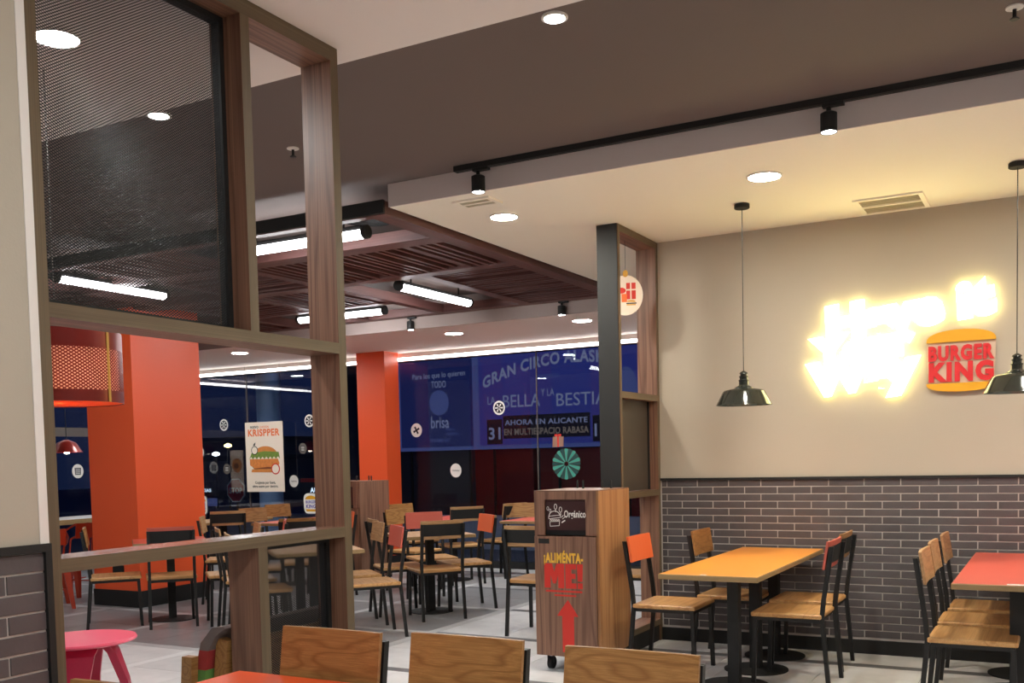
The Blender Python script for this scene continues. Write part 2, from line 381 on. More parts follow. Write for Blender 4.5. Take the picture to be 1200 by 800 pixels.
# ------------------------------------------------------------ structure: walls
wr = box('wall_right', 'grout', -2.80, 3.4, 7.424, 7.56, 0, 1.262, kind=S)
wr2 = box('wall_right.001', 'cream', -2.80, 3.4, 7.42, 7.56, 1.262, 3.08, kind=S)
bmesh_cache = {}
def brickmesh(L, Hh, axis):
    k = (round(L, 3), round(Hh, 3), axis)
    if k not in bmesh_cache:
        a, b_ = k[0]/2, k[1]/2
        if axis == 'x': bmesh_cache[k] = B().box(-a, a, -.004, .0, -b_, b_, .0012).mesh('brick', 'brick')
        else: bmesh_cache[k] = B().box(0, .005, -a, a, -b_, b_, .0012).mesh('brick', 'brick')
    return bmesh_cache[k]
PZ, PX = .0542, .2445
n = 0; rb = B()
for r in range(22):
    z1 = 1.247-r*PZ; z0 = z1-PZ+.007
    if z0 < .095: break
    x = -2.725-(.0 if r % 2 else .122)-.075
    while x < 3.38:
        a, b_ = max(x, -2.722), min(x+PX-.007, 3.38); x += PX
        if b_-a < .02: continue
        if a < .55 and n < 299:
            put('brick', brickmesh(b_-a, z1-z0, 'x'), wr, loc=((a+b_)/2, 7.424+random.uniform(-.0008, .0008), (z0+z1)/2)); n += 1
        else: rb.box(a, b_, 7.420, 7.424, z0, z1)
rb.obj('brickwork', 'brick', wr, 'stuff')
box('trim_1', 'matblack', -2.73, 3.4, 7.402, 7.424, 1.249, 1.266, kind=S)
box('baseboard_right', 'matblack', -2.73, 3.4, 7.402, 7.424, 0, .098, kind=S)
# left wall, end of it beside the divider
LX = -2.6
wl = box('wall_left', 'grout', -2.74, LX, -3.5, 1.912, 0, 1.215, kind=S)
wl2 = box('wall_left.001', 'cream', -2.74, LX+.003, -3.5, 1.885, 1.215, 3.224, kind=S)
box('corner_strip', 'white', -2.70, LX+.006, 1.885, 1.914, 1.232, 3.224, wl2)
n = 0
for r in range(20):
    z1 = 1.205-r*.0575; z0 = z1-.0575+.006
    if z0 < .08: break
    y = 1.893
    first = .125 if r % 2 else .245
    while y > .2:
        L = first if y > 1.89 else .245
        a, b_ = y-L+.006, y; y -= L
        put('brick', brickmesh(b_-a, z1-z0, 'y'), wl, loc=(LX, (a+b_)/2, (z0+z1)/2)); n += 1
lb = B()
for r in range(20):
    z1 = 1.205-r*.0575; z0 = z1-.0575+.006
    if z0 < .08: break
    y = .17-(.12 if r % 2 else 0)
    while y > -3.3: lb.box(LX, LX+.005, y-.239, y, z0, z1); y -= .245
lb.obj('brickwork', 'brick', wl, 'stuff')
box('trim_2', 'matblack', LX-.005, LX+.016, -3.5, 1.914, 1.208, 1.232, kind=S)
box('trim_3', 'matblack', LX-.005, LX+.016, 1.893, 1.914, .09, 1.21, kind=S)
box('baseboard_left', 'matblack', LX-.005, LX+.014, -3.5, 1.914, 0, .09, kind=S)
# walls out of view that close the room
box('wall_rear', 'white', -13.2, 3.4, -3.7, -3.6, 0, 3.224, kind=S)
box('wall_side', 'white', 3.4, 3.5, -3.6, 7.5, 0, 3.224, kind=S)
box('wall_end', 'cream', -2.7, -2.6, 7.56, 11.5, 0, 3.079, kind=S)
box('wall_west', 'white', -13.3, -13.2, -3.6, 3.5, 0, 3.224, kind=S)
# ------------------------------------------------------------ structure: columns
col = box('column', 'column', -8.96, -8.265, 7.13, 8.05, .17, 3.22, kind=S)
box('base_trim', 'matblack', -8.97, -8.255, 7.12, 8.06, 0, .17, col)
box('power_socket', 'matblack', -8.66, -8.50, 7.118, 7.13, .30, .43, col, label='black socket plate on the orange column')
col2 = box('column.001', 'column', -8.36, -7.9, 10.98, 11.3, .17, 2.909, kind=S)
box('base_trim', 'matblack', -8.37, -7.89, 10.97, 11.31, 0, .17, col2)
# ------------------------------------------------------------ structure: windows
WY = 11.5
win = B().box(-13.0, -2.6, WY-.05, WY+.05, 2.80, 2.91).box(-13.0, -2.6, WY-.06, WY+.06, 0, .09).obj('window_1', 'matblack', None, S)
for (a, b_) in ((-12.95, -10.85), (-10.84, -8.36), (-8.34, -5.90), (-5.885, -4.2), (-4.185, -2.62)):
    box('pane', 'glass', a, b_, WY-.005, WY+.005, .09, 2.80, win)
for x, h in ((-8.12, .03), (-5.8925, .006), (-10.845, .006), (-4.19, .006)):
    box('mullion', 'matblack' if h > .01 else 'frost', x-h, x+h, WY-.03 if h > .01 else WY-.008, WY+.03 if h > .01 else WY+.008, .09, 2.80, win)
win2 = B().box(-13.05, -12.93, 3.5, WY, 2.80, 3.2).box(-13.05, -12.93, 3.5, WY, 0, .09).obj('window_2', 'matblack', None, S)
for (a, b_) in ((3.55, 6.0), (6.02, 8.5), (8.52, 11.4)):
    box('pane', 'glass', -12.995, -12.985, a, b_, .09, 2.80, win2)
for y in (6.01, 8.51): box('mullion', 'matblack', -13.0, -12.95, y-.02, y+.02, .09, 2.80, win2)
box('transom', 'frost', -13.0, -12.94, 3.55, 11.4, 1.92, 2.05, win2)
# ------------------------------------------------------------ outside
box('ground', 'asphalt', -60, 30, WY+.06, 70, -.12, -.02, kind=S)
box('ground.001', 'asphalt', -60, -13.05, -20, WY+.06, -.12, -.02, kind=S)
box('wall_far', 'darkwall', -14, 6, 17.4, 17.8, -.02, 5.2, kind=S)
for i, x in enumerate((-15.2, -11.6, -7.5)):  # unseen lamps added under the canopy to light the lane and column
    t = thing('canopy_fill_lamp', ('added cool fill lamp outside above the stop sign lane, over the window head', 'added cool fill lamp outside above the pale blue column', 'added cool fill lamp outside above the circus billboard side')[i], 'ceiling light', (x, 12.9, 3.3))
    B().lathe([(.13, 0), (.13, -.02), (.10, -.022)], n=20, caps=False).obj('rim', 'matblack', t); B().lathe([(.10, -.012), (.10, -.018)], n=20).obj('diffuser', 'coolfill', t)
fc = thing('shop_front', 'dark red shop front under the circus billboard, behind the window glass', 'shop front', (-8, 17.26, 0))
for (a, b_) in ((-2.2, -.9), (-.75, .55), (.7, 2.2), (2.4, 3.8)): box('door_panel', 'facade', a, b_, -.1, .05, 0, 1.62, fc)
box('lintel', 'darkwall', -2.3, 4.0, -.12, .06, 1.62, 1.7, fc)
tag(box('kerb_wall', 'kerb', -14, -2, 14.0, 14.25, -.02, .52), 'low bluish concrete wall outside beyond the window glass', 'wall')
for i, (px, py, hh) in enumerate(((-27, 34, 1.6), (-40, 40, 2.6), (-18, 42, 1.9))):
    bd = thing('distant_building', ['low dark building beyond the street, behind the stop sign', 'taller dark building far beyond the left window', 'dark block beyond the pale blue column outside'][i], 'building', (px, py, 0))
    box('wall', 'darkwall', -6, 6, -3, 3, 0, hh, bd); box('roof', 'matblack', -6.2, 6.2, -3.2, 3.2, hh, hh+.2, bd)
bc = thing('round_column', 'pale blue round column outside behind the burger poster', 'column', (-11.78, 13.0, 0))
B().lathe([(.2, 0), (.2, 3.6)], n=20).obj('shaft', 'bluecol', bc); B().lathe([(.25, -.02), (.25, .06)], n=20).obj('base', 'kerb', bc)
box('canopy', 'darkwall', -17.0, -2.6, WY+.06, 13.4, 3.3, 3.5, kind=S).name = 'ceiling.005'

# ------------------------------------------------------------ pergola
perg = thing('slatted_pergola', 'dark brown wooden slatted pergola hung under the ceiling near the windows', 'pergola', (0, 0, 0))
PZ0, PZ1 = 3.04, 3.125
def beam(a, b_, c, e, ax): return box('beam', 'pergola_'+ax, a, b_, c, e, PZ0, PZ1, perg)
PW = -9.9
box('front_beam', 'blackpaint', PW, -3.83, 5.36, 5.38, PZ0+.005, PZ1+.005, perg)
beam(PW, -3.83, 5.38, 5.45, 'x'); beam(PW, -3.97, 6.12, 6.30, 'x'); beam(PW, -3.97, 7.25, 7.40, 'x'); beam(PW, -5.9, 8.36, 8.46, 'x'); beam(PW, -3.97, 9.25, 9.385, 'x')
beam(-3.97, -3.83, 5.45, 9.385, 'y'); beam(-4.92, -4.80, 7.40, 9.25, 'y')
for x in (-5.9, -6.9, -7.9): beam(x-.05, x+.05, 6.30 if x > -6.5 else 5.45, 9.25, 'y')
beam(PW, PW+.1, 5.45, 9.25, 'y')
for (px, py) in ((-9.8, 5.7), (-4.3, 9.3), (-9.8, 9.2), (-4.5, 7.32), (-5.9, 7.3), (-7.9, 7.3)): box('hanger', 'black', px-.01, px+.01, py-.01, py+.01, PZ1, 3.225, perg)
sm = {}
def slats(x0, x1, y0, y1, ax, pitch=.085):
    L = (y1-y0) if ax == 'y' else (x1-x0); a, b_ = (x0, x1) if ax == 'y' else (y0, y1)
    k = (round(L, 3), ax)
    if k not in sm: sm[k] = (B().box(-.016, .016, -L/2, L/2, 0, .055) if ax == 'y' else B().box(-L/2, L/2, -.016, .016, 0, .055)).mesh('slat', 'pergola_'+ax)
    q = a+pitch*.7
    while q < b_-.03:
        z = PZ0+.004+random.choice((0, 0, 0, .006, .014))
        put('slat', sm[k], perg, loc=((q, (y0+y1)/2, z) if ax == 'y' else ((x0+x1)/2, q, z))); q += pitch*random.choice((.8, 1, 1, 1.25))
slats(-5.85, -3.97, 6.30, 7.25, 'y'); slats(-4.80, -3.97, 7.40, 9.25, 'x', .09)
slats(-6.85, -5.95, 6.30, 7.25, 'x'); slats(-6.85, -5.95, 7.40, 8.36, 'y'); slats(-7.85, -6.95, 7.40, 8.36, 'x')
slats(-9.8, -7.95, 5.45, 6.12, 'y', .11); slats(-9.8, -7.95, 6.30, 7.25, 'x', .11); slats(-9.8, -8.0, 8.46, 9.25, 'y', .11); slats(-6.85, -5.95, 5.45, 6.12, 'y')

# ------------------------------------------------------------ lights on the ceilings
def tube(x, y, L, ax, label):
    t = thing('tube_light', label, 'ceiling light', (x, y, 3.035), 0 if ax == 'x' else PI/2, 'linear tube lights in the pergola')
    b = B(); r = .042; nn = 16; V = []
    for xx in (-L/2, L/2):
        for k in range(nn+1): a = PI*1.14+(PI*1.72+PI*1.0-PI*.98)*0; a = (PI-.25)+(PI+.5)*k/nn; V.append((xx, r*math.cos(a), r*math.sin(a)))
    b.quadmesh(V, [(k, k+1, nn+2+k, nn+1+k) for k in range(nn)], True).obj('diffuser', 'tube', t)
    B().box(-L/2, L/2, -.034, .034, .008, .046, .008).obj('housing', 'matblack', t)
    for s in (-1, 1): B().tube((s*L/2, 0, 0), (s*(L/2+.035), 0, 0), .047, 18).obj('end_cap', 'matblack', t)
    for s in (-.35, .35): B().tube((s*L, 0, .04), (s*L, 0, .19), .008, 8).obj('hanger', 'black', t)
tube(-4.82, 5.70, 1.16, 'x', 'tube light crossing behind the tall divider post, nearest the front beam')
tube(-6.83, 8.72, 1.12, 'x', 'tube light low behind the divider post, above the orange window column')
tube(-5.27, 8.2, 1.2, 'y', 'tube light in full view between the two slatted bays of the pergola')
tube(-7.32, 6.16, 1.12, 'y', 'tube light seen through the black mesh panel of the divider')
def downlight(x, y, z, r, mat, label, grp=None):
    t = thing('downlight', label, 'ceiling light', (x, y, z), 0, grp)
    B().lathe([(r+.012, 0), (r+.012, -.008), (r, -.010), (r, 0)], n=28, caps=False).obj('rim', 'white', t)
    B().lathe([(r, -.002), (r, -.006)], n=28).obj('diffuser', mat, t)
downlight(-3.30, 6.01, 3.08, .088, 'discwarm', 'round downlight in the soffit near its corner, beside the small vent')
downlight(-1.54, 6.01, 3.08, .092, 'discwarm', 'round downlight in the soffit above the black pendant lamp')
downlight(.22, 6.01, 3.08, .092, 'discwarm', 'added fill downlight in the soffit beyond the right edge of view')  # unseen lamp added past the frame to even out the soffit light
downlight(-1.80, 3.74, 3.225, .042, 'disc', 'small round spot recessed at the edge of the brown ceiling')
downlight(-3.64, 2.83, 3.225, .088, 'disc', 'large round downlight seen through the mesh beside the cream wall')
downlight(-4.01, 3.70, 3.225, .05, 'disc', 'small round downlight seen through the middle of the mesh panel')
downlight(-6.16, 9.95, 2.91, .10, 'disc', 'round downlight over the windows, above the navy billboard')
downlight(-4.51, 9.90, 2.91, .10, 'disc', 'round downlight over the windows, beside the black divider end')
downlight(-9.44, 9.91, 2.91, .10, 'disc', 'round downlight over the windows, seen through the divider opening')
# unseen downlights added outside the frame to fill the room with light
for (x, y, lb) in ((-.9, 1.6, 'added fill downlight in the white ceiling just ahead of the viewer, above the frame'), (1.4, 2.2, 'added fill downlight in the white ceiling, ahead and to the right of the frame'),
        (-.9, -1.0, 'added fill downlight in the white ceiling behind the viewer by the left wall'), (1.4, -1.2, 'added fill downlight in the white ceiling behind the viewer to the right'),
        (-5.4, 2.83, 'added fill downlight beyond the divider over the pink stool'), (-7.6, 2.83, 'added fill downlight beyond the divider, second from the pink stool'), (-10.2, 2.83, 'added fill downlight beyond the divider, farthest left of its row')):
    downlight(x, y, 3.225, .10, 'disc', lb)
downlight(2.0, 6.01, 3.08, .092, 'discwarm', 'added fill downlight in the soffit near the far side wall, out of view')
downlight(-11.2, 9.91, 2.91, .10, 'disc', 'added fill downlight over the windows in the far left corner')
cv = thing('led_strip', 'bright white led line along the top of the long window', 'light strip', (-7.8, 11.41, 2.83))
B().box(-5.1, 5.05, -.006, .012, -.020, .020, .002).obj('diffuser', 'cove', cv); B().box(-5.1, 5.15, -.008, .04, .021, .08).box(-5.1, 5.15, -.008, .04, -.03, -.021).obj('channel', 'white', cv)
cv2 = thing('led_strip', 'white led line along the side window, reflected in the glass', 'light strip', (-12.75, 9.0, 2.83), PI/2)
B().box(-2.0, 2.0, -.012, .012, -.018, .018, .004).obj('diffuser', 'cove', cv2); box('channel', 'frost', -2.0, 2.0, .013, .04, -.024, .08, cv2)
# track and spots
tr = thing('light_track', 'black track rail along the front edge of the soffit', 'track', (0, 0, 0))
box('rail', 'matblack', -3.24, 2.6, 5.275, 5.318, 3.192, 3.2249, tr)
box('groove', 'black', -3.22, 2.58, 5.29, 5.303, 3.190, 3.195, tr)
def spot(x, y, ztop, label, stem=.03):
    t = thing('spotlight', label, 'spotlight', (x, y, ztop), 0)
    box('adapter', 'matblack', -.03, .075, -.018, .018, -.016, 0, t)
    B().tube((0, 0, -.016), (0, 0, -.016-stem), .012).obj('stem', 'matblack', t)
    z = -.016-stem+.005
    B().lathe([(.03, z), (.041, z-.008), (.041, z-.100), (.036, z-.100), (.036, z-.090)], n=22, caps=False).obj('barrel', 'matblack', t)
    B().lathe([(.041, z-.006), (.03, z)], n=22).obj('cap', 'matblack', t)
    B().lathe([(.037, z-.092), (.037, z-.096)], n=22).obj('lens', 'spotglow', t)
spot(-3.08, 5.297, 3.192, 'black track spotlight near the end of the track, at the soffit corner')
spot(-1.03, 5.297, 3.192, 'black track spotlight on the soffit track above the ceiling vent')
spot(.9, 5.297, 3.192, 'black track spotlight on the soffit track, out of view')
spot(-6.36, 9.36, 3.04, 'small black spotlight under the pergola edge over the orange window column')
spot(-4.49, 9.36, 3.04, 'small black spotlight under the pergola edge beside the black divider end')
# vents, sprinklers, diffuser
def vent(x0, x1, y0, y1, label):
    t = thing('ceiling_vent', label, 'vent', ((x0+x1)/2, (y0+y1)/2, 3.08)); a, b_ = (x1-x0)/2, (y1-y0)/2
    B().box(-a, a, -b_, -b_+.03, -.012, 0).box(-a, a, b_-.03, b_, -.012, 0).box(-a, -a+.03, -b_+.03, b_-.03, -.012, 0).box(a-.03, a, -b_+.03, b_-.03, -.012, 0).obj('frame', 'soffit', t)
    box('backing', 'ventgrey', -a+.03, a-.03, -b_+.03, b_-.03, -.002, 0, t)
    k = 9; me = B().box(-a+.03, a-.03, -.004, .004, -.010, -.002).mesh('louvre', 'ventgrey')
    for i in range(k): put('louvre', me, t, loc=(0, -b_+.03+(2*b_-.06)*(i+.5)/k, 0))
    box('centre_bar', 'soffit', -a+.03, a-.03, -.012, .012, -.0125, -.001, t)
vent(-3.39, -3.12, 5.49, 5.67, 'small cream vent grille at the soffit corner')
vent(-1.20, -.77, 6.92, 7.35, 'square cream vent grille in the soffit above the burger logo sign')
def sprinkler(x, y, label):
    t = thing('sprinkler', label, 'sprinkler', (x, y, 3.225))
    B().lathe([(.034, 0), (.034, -.006), (.012, -.010)], n=18).obj('rose', 'white', t)
    B().lathe([(.008, -.008), (.008, -.045)], n=10).obj('stem', 'black', t)
    B().lathe([(.016, -.045), (.02, -.05), (.016, -.052)], n=12).obj('deflector', 'black', t)
sprinkler(-.17, 4.64, 'sprinkler head on the brown ceiling at the top right')
sprinkler(-3.81, 4.48, 'sprinkler head on the brown ceiling between the divider posts')
t = thing('air_diffuser', 'dark round air diffuser on the ceiling over the pergola corner', 'vent', (-4.42, 6.0, 3.225))
for r in (.05, .10, .15): B().lathe([(r, 0), (r+.03, -.03), (r+.04, -.03), (r+.035, 0)], n=28, caps=False).obj('ring', 'matblack', t)
B().lathe([(.2, 0), (.2, -.004)], n=28).obj('backing', 'blackpaint', t)

# ------------------------------------------------------------ dividers
def board(name, x0, x1, y0, y1, z0, z1, ax, parent):
    """walnut board whose narrow room-side edge has olive edge banding"""
    b = B().box(x0, x1, y0, y1, z0, z1); b.bm.faces.ensure_lookup_table()
    o = b.obj(name, ['walnut_'+ax, 'edge_'+ax], parent)
    for p in o.data.polygons:
        if abs(p.normal.x) > .9: p.material_index = 1
    return o
def strands(P, nu, nv, wd, thick, nrm):
    """expanded-metal lattice; P(u,v) gives a point, nu x nv diamonds, strand half-width wd (in u,v units as tuple)"""
    V = []; F = []
    def seg(u0, v0, u1, v1):
        du, dv = wd
        o = len(V)
        for (u, v, s) in ((u0, v0, -1), (u0, v0, 1), (u1, v1, 1), (u1, v1, -1)):
            p = P(u, v+s*dv); V.append(p)
        for (u, v, s) in ((u0, v0, -1), (u0, v0, 1), (u1, v1, 1), (u1, v1, -1)):
            p = P(u, v+s*dv); V.append(p+nrm(u, v)*thick)
        F.extend([(o, o+1, o+2, o+3), (o+7, o+6, o+5, o+4), (o, o+3, o+7, o+4), (o+1, o+5, o+6, o+2)])
    for j in range(nv):
        for i in range(nu):
            u0, u1 = i/nu, (i+.5)/nu; u2 = (i+1)/nu; v0 = j/nv; v1 = (j+.5)/nv; v2 = (j+1)/nv
            seg(u0, v1, u1, v0); seg(u1, v0, u2, v1); seg(u0, v1, u1, v2); seg(u1, v2, u2, v1)
    return V, F
DX0, DX1 = -2.902, -2.742
dv = thing('room_divider', 'tall walnut framed divider with black mesh panels and a pale ledge beside the cream wall', 'divider', (0, 0, 0))
board('post', DX0, DX1, 2.012, 2.062, 0, 3.224, 'z', dv); board('post', DX0, DX1, 3.482, 3.532, 0, 3.224, 'z', dv)
board('post', DX0, DX1, 2.945, 2.992, 1.964, 3.162, 'z', dv); board('post', DX0, DX1, 2.940, 2.992, 0, 1.122, 'z', dv)
board('top_rail', DX0, DX1, 2.062, 3.482, 3.162, 3.224, 'y', dv); board('middle_rail', DX0, DX1, 2.062, 3.482, 1.918, 1.964, 'y', dv)
lg = board('ledge', DX0, DX1, 2.062, 3.482, 1.122, 1.166, 'y', dv); lg.data.materials[0] = M['walnut_gloss']
board('bottom_rail', DX0, DX1, 2.992, 3.482, 0, .10, 'y', dv)
def meshpanel(y0, y1, z0, z1, bars=True):
    xm = -2.84
    fr = B()
    for (a, b_, c, e) in ((y0, y1, z0, z0+.022), (y0, y1, z1-.022, z1), (y0, y0+.022, z0+.022, z1-.022), (y1-.022, y1, z0+.022, z1-.022)): fr.box(xm-.03, xm+.012, a, b_, c, e)
    fo = fr.obj('mesh_frame', 'matblack', dv)
    pu = .0150; pv = .0098; nu = int((y1-y0)/pu); nv = int((z1-z0)/pv)
    V, F = strands(lambda u, v: Vector((xm, y0+u*(y1-y0), z0+v*(z1-z0))), nu, nv, (0, .17/nv), -.0012, lambda u, v: Vector((1, 0, 0)))
    me = bpy.data.meshes.new('wire_mesh'); me.from_pydata(V, [], F); me.materials.append(M['meshmetal'])
    put('wire_mesh', me, dv, 'stuff')
meshpanel(2.064, 2.943, 1.966, 3.160); meshpanel(2.994, 3.480, .102, 1.120)
dv2 = thing('room_divider', 'slim walnut divider with black end panel and hanging ornament against the brick wall', 'divider', (0, 0, 0))
EX0, EX1 = -2.89, -2.732
box('end_panel', 'blackpaint', EX0, EX1-.004, 6.618, 6.628, 0, 3.079, dv2)
board('post', EX0, EX1, 6.628, 6.662, 0, 3.079, 'z', dv2); board('post', EX0, EX1, 7.372, 7.419, 0, 3.079, 'z', dv2)
board('top_rail', EX0, EX1, 6.662, 7.372, 3.03, 3.079, 'y', dv2); board('middle_rail', EX0, EX1, 6.662, 7.372, 1.862, 1.908, 'y', dv2)
board('lower_rail', EX0, EX1, 6.662, 7.372, 1.136, 1.182, 'y', dv2); board('sill', EX0, EX1, 6.662, 7.372, .125, .17, 'y', dv2)
box('plinth', 'matblack', EX0+.01, EX1-.01, 6.662, 7.372, 0, .125, dv2)
for y in (6.664, 7.352): box('panel_frame', 'matblack', -2.83, -2.80, y, y+.018, 1.184, 1.860, dv2)
box('infill_panel', 'darkpanel', -2.82, -2.81, 6.682, 7.352, 1.184, 1.860, dv2)
# hanging ornament
uo = Vector((.92, .38, 0)); orn = thing('hanging_ornament', 'round cream christmas bauble cut-out with red gifts hanging in the slim divider', 'ornament', (-2.83, 7.0, 2.635))
nn_ = Vector((.38, -.92, 0)); Z = Vector((0, 0, 1))
B().prism(disc_pts((0, 0, 0), uo, Z, .128, .148, 36), -nn_*.006).obj('disc', 'postercream', orn)
B().prism(disc_pts((0, 0, .158), uo, Z, .02, .026, 12), nn_*.008).obj('cap', 'gold', orn)
def rect(u0, u1, z0, z1, off=.0): return [uo*u0+Z*z0+nn_*off, uo*u1+Z*z0+nn_*off, uo*u1+Z*z1+nn_*off, uo*u0+Z*z1+nn_*off]
B().prism(rect(.005, .075, -.03, .09), nn_*.002).obj('gift_print', 'printred', orn)
B().prism(rect(-.075, .01, -.05, .01), nn_*.002).obj('gift_print', 'printorange', orn)
B().prism(rect(.034, .044, -.03, .09, .002), nn_*.001).prism(rect(.005, .075, .034, .044, .002), nn_*.001).prism(rect(-.04, -.03, -.05, .01, .002), nn_*.001).obj('ribbon_print', 'postercream', orn)
B().prism(disc_pts(uo*-.03+Z*.035, uo, Z, .032, .022, 14), nn_*.002).obj('hat_print', 'printred', orn)
B().prism(disc_pts(uo*.04+Z*-.052, uo, Z, .034, .016, 14, 0, PI), nn_*.002).prism(rect(.006, .074, -.075, -.066), nn_*.002).obj('bun_print', 'gold', orn)
B().prism(rect(.004, .08, -.064, -.056), nn_*.002).obj('filling_print', 'printblack', orn)
B().tube((0, 0, .18), (0, 0, .395), .0015, 6).obj('wire', 'black', orn)

# ------------------------------------------------------------ pendant lamps
def pendant(x, y, label):
    t = thing('pendant_lamp', label, 'lamp', (x, y, 1.765), 0, 'black enamel pendant lamps')
    B().lathe([(.048, 1.313), (.050, 1.311), (.050, 1.288), (.046, 1.284)], n=24).obj('canopy', 'matblack', t)
    B().tube((0, 0, .225), (0, 0, 1.29), .003, 8).obj('cord', 'black', t)
    B().lathe([(.183, .0), (.181, .003), (.138, .088), (.128, .098), (.060, .112), (.058, .112), (.126, .094), (.135, .084), (.179, 0)], n=36, caps=False).obj('shade', ['gloss'], t)
    B().lathe([(.062, .108), (.060, .116), (.034, .130), (.031, .134), (.031, .158), (.034, .160), (.034, .166), (.026, .170), (.026, .182), (.030, .184), (.030, .192), (.022, .194), (.022, .205), (.028, .208), (.024, .216), (.006, .226)], n=24).obj('socket', ['gloss'], t)
    B().lathe([(.179, .001), (.1345, .0835), (.125, .0935), (.05, .105)], n=36, caps=False).obj('shade_lining', 'white', t)
    bl = B().lathe([(.001, .02), (.022, .026), (.032, .045), (.028, .066), (.015, .085), (.014, .105)], n=18, caps=False).obj('bulb', 'pendbulb', t)
M['gloss'] = plain('black_enamel', srgb(34, 36, 32), .12, vary=.05)
pendant(-1.84, 6.6, 'black enamel pendant lamp hanging over the orange table')
pendant(-.22, 6.55, 'black enamel pendant lamp hanging over the red table, partly beyond the frame')

# ------------------------------------------------------------ wall sign
sg = thing('neon_lettering', 'glowing yellow-white neon slogan lettering on the cream wall', 'neon sign', (0, 7.40, 0))
ux = Vector((1, 0, .11)); uz = Vector((-.05, 0, 1))
def neon(s, x, z, size, width):
    o = text('lettering', s, 'neon', size, (x, 0, z), ux, uz, sg, .022, bold=.085, width=width)
neon('Have it', -1.46, 2.235, .31, 1.10)
neon('Your', -1.58, 2.045, .27, .72)
neon('Way', -1.60, 1.845, .30, .78)
lgx = thing('burger_logo_sign', 'round red and yellow burger logo sign on the cream wall', 'sign', (-.585, 7.405, 2.035))
def bun(top):
    pts = []; nn2 = 18
    for i in range(nn2+1):
        a = PI*i/nn2; pts.append((.215*math.cos(a), 0, (.128+.082*math.sin(a)**.75) if top else (-.148-.058*math.sin(a)**.7)))
    B().prism([Vector(p) for p in pts], (0, -.02, 0)).obj('bun_top' if top else 'bun_bottom', 'logoyellow', lgx)
bun(True); bun(False)
B().prism([(-.205, .004, -.150), (.205, .004, -.150), (.212, .004, .13), (-.212, .004, .13)], (0, -.006, 0)).obj('backing', 'logocream', lgx)
text('lettering', 'BURGER', 'logored', .13, (0, -.003, .010), (1, 0, 0), (0, 0, 1), lgx, .012, bold=.055, width=.405, align='CENTER')
text('lettering', 'KING', 'logored', .165, (0, -.003, -.128), (1, 0, 0), (0, 0, 1), lgx, .012, bold=.06, width=.40, align='CENTER')

# ------------------------------------------------------------ chairs
def chair_proto(kind):
    t = thing('dining_chair', 'prototype', 'chair')
    bm_ = {'wood': 'oak', 'orange': 'orange_back', 'red': 'red_back', 'pale': 'palewood'}[kind]
    B().box(-.215, .215, -.215, .215, .432, .460, .006).obj('seat', 'oakseat', t)
    B().box(-.2, .2, -.195, -.175, .408, .432).box(-.2, .2, .175, .195, .408, .432).box(-.2, -.18, -.175, .175, .408, .432).box(.18, .2, -.175, .175, .408, .432).obj('seat_frame', 'black', t)
    for s in (-1, 1):
        B().stack([(.205, s*.195, 0), (.190, s*.188, .42)], .0125, .0125).obj('leg', 'black', t)
        B().stack([(-.255, s*.198, 0), (-.215, s*.192, .44), (-.225, s*.192, .55), (-.275, s*.192, .875)], .0125, .0125).obj('leg', 'black', t)
    n_ = 8; V = []; F = []
    def X(z, y): return -.225-.05*(z-.55)/.325+.016-.010*(1-(y/.2)**2)+.004
    for (dz, dx) in ((.735, .0), (.905, .0), (.905, .015), (.735, .015)):
        for i in range(n_+1):
            y = -.2+.4*i/n_; V.append((X(dz, y)+dx, y, dz))
    k = n_+1
    for a, b_ in ((0, 1), (1, 2), (2, 3), (3, 0)):
        for i in range(n_): F.append((a*k+i, a*k+i+1, b_*k+i+1, b_*k+i))
    F += [(0, k, 2*k, 3*k), (k-1, 4*k-1, 3*k-1, 2*k-1)]
    B().quadmesh(V, F).obj('backrest', bm_, t)
    V = []
    for (dz, dx) in ((.765, -.004), (.872, -.004), (.872, -.001), (.765, -.001)):
        for i in range(n_+1):
            y = -.184+.368*i/n_; V.append((X(dz, y)+dx, y, dz))
    B().quadmesh(V, F).obj('back_plate', 'matblack', t)
    return t
protos = {}
def chair(kind, x, y, deg, label):
    if kind not in protos:
        p = protos[kind] = chair_proto(kind); p.location = (x, y, 0); p.rotation_euler = (0, 0, math.radians(deg)); p['label'] = label; return p
    return dup(protos[kind], (x, y, 0), math.radians(deg), label)
# by the brick wall
chair('orange', -2.28, 6.42, 0, 'orange-backed wooden chair beside the organic waste bin, facing the orange table')
chair('wood', -2.02, 6.98, 0, 'wood-backed chair against the brick wall at the far end of the orange table')
chair('red', -1.47, 6.36, 180, 'red-backed chair on the near right side of the orange table')
chair('wood', -1.5, 6.93, 180, 'wood-backed chair on the right side of the orange table, next to the bricks')
chair('pale', -.39, 5.83, 0, 'chair with wooden back nearest the viewer at the red table')
chair('pale', -.40, 6.36, 0, 'middle one of three wooden-backed chairs in a row at the red table')
chair('pale', -.39, 6.93, 0, 'chair next to the brick wall, last of three in a row at the red table')
# foreground
chair('wood', -2.085, 2.31, -90, 'oak-backed chair behind the vermilion foreground table, in front of the mesh')
chair('wood', -1.60, 2.36, -90, 'oak-backed foreground chair between the other two front chair backs')
chair('wood', -1.05, 2.34, -90, 'oak-backed foreground chair standing in front of the waste bin')
chair('wood', -2.04, 1.45, -90, 'oak-backed chair whose top edge just shows beside the left brick wall')
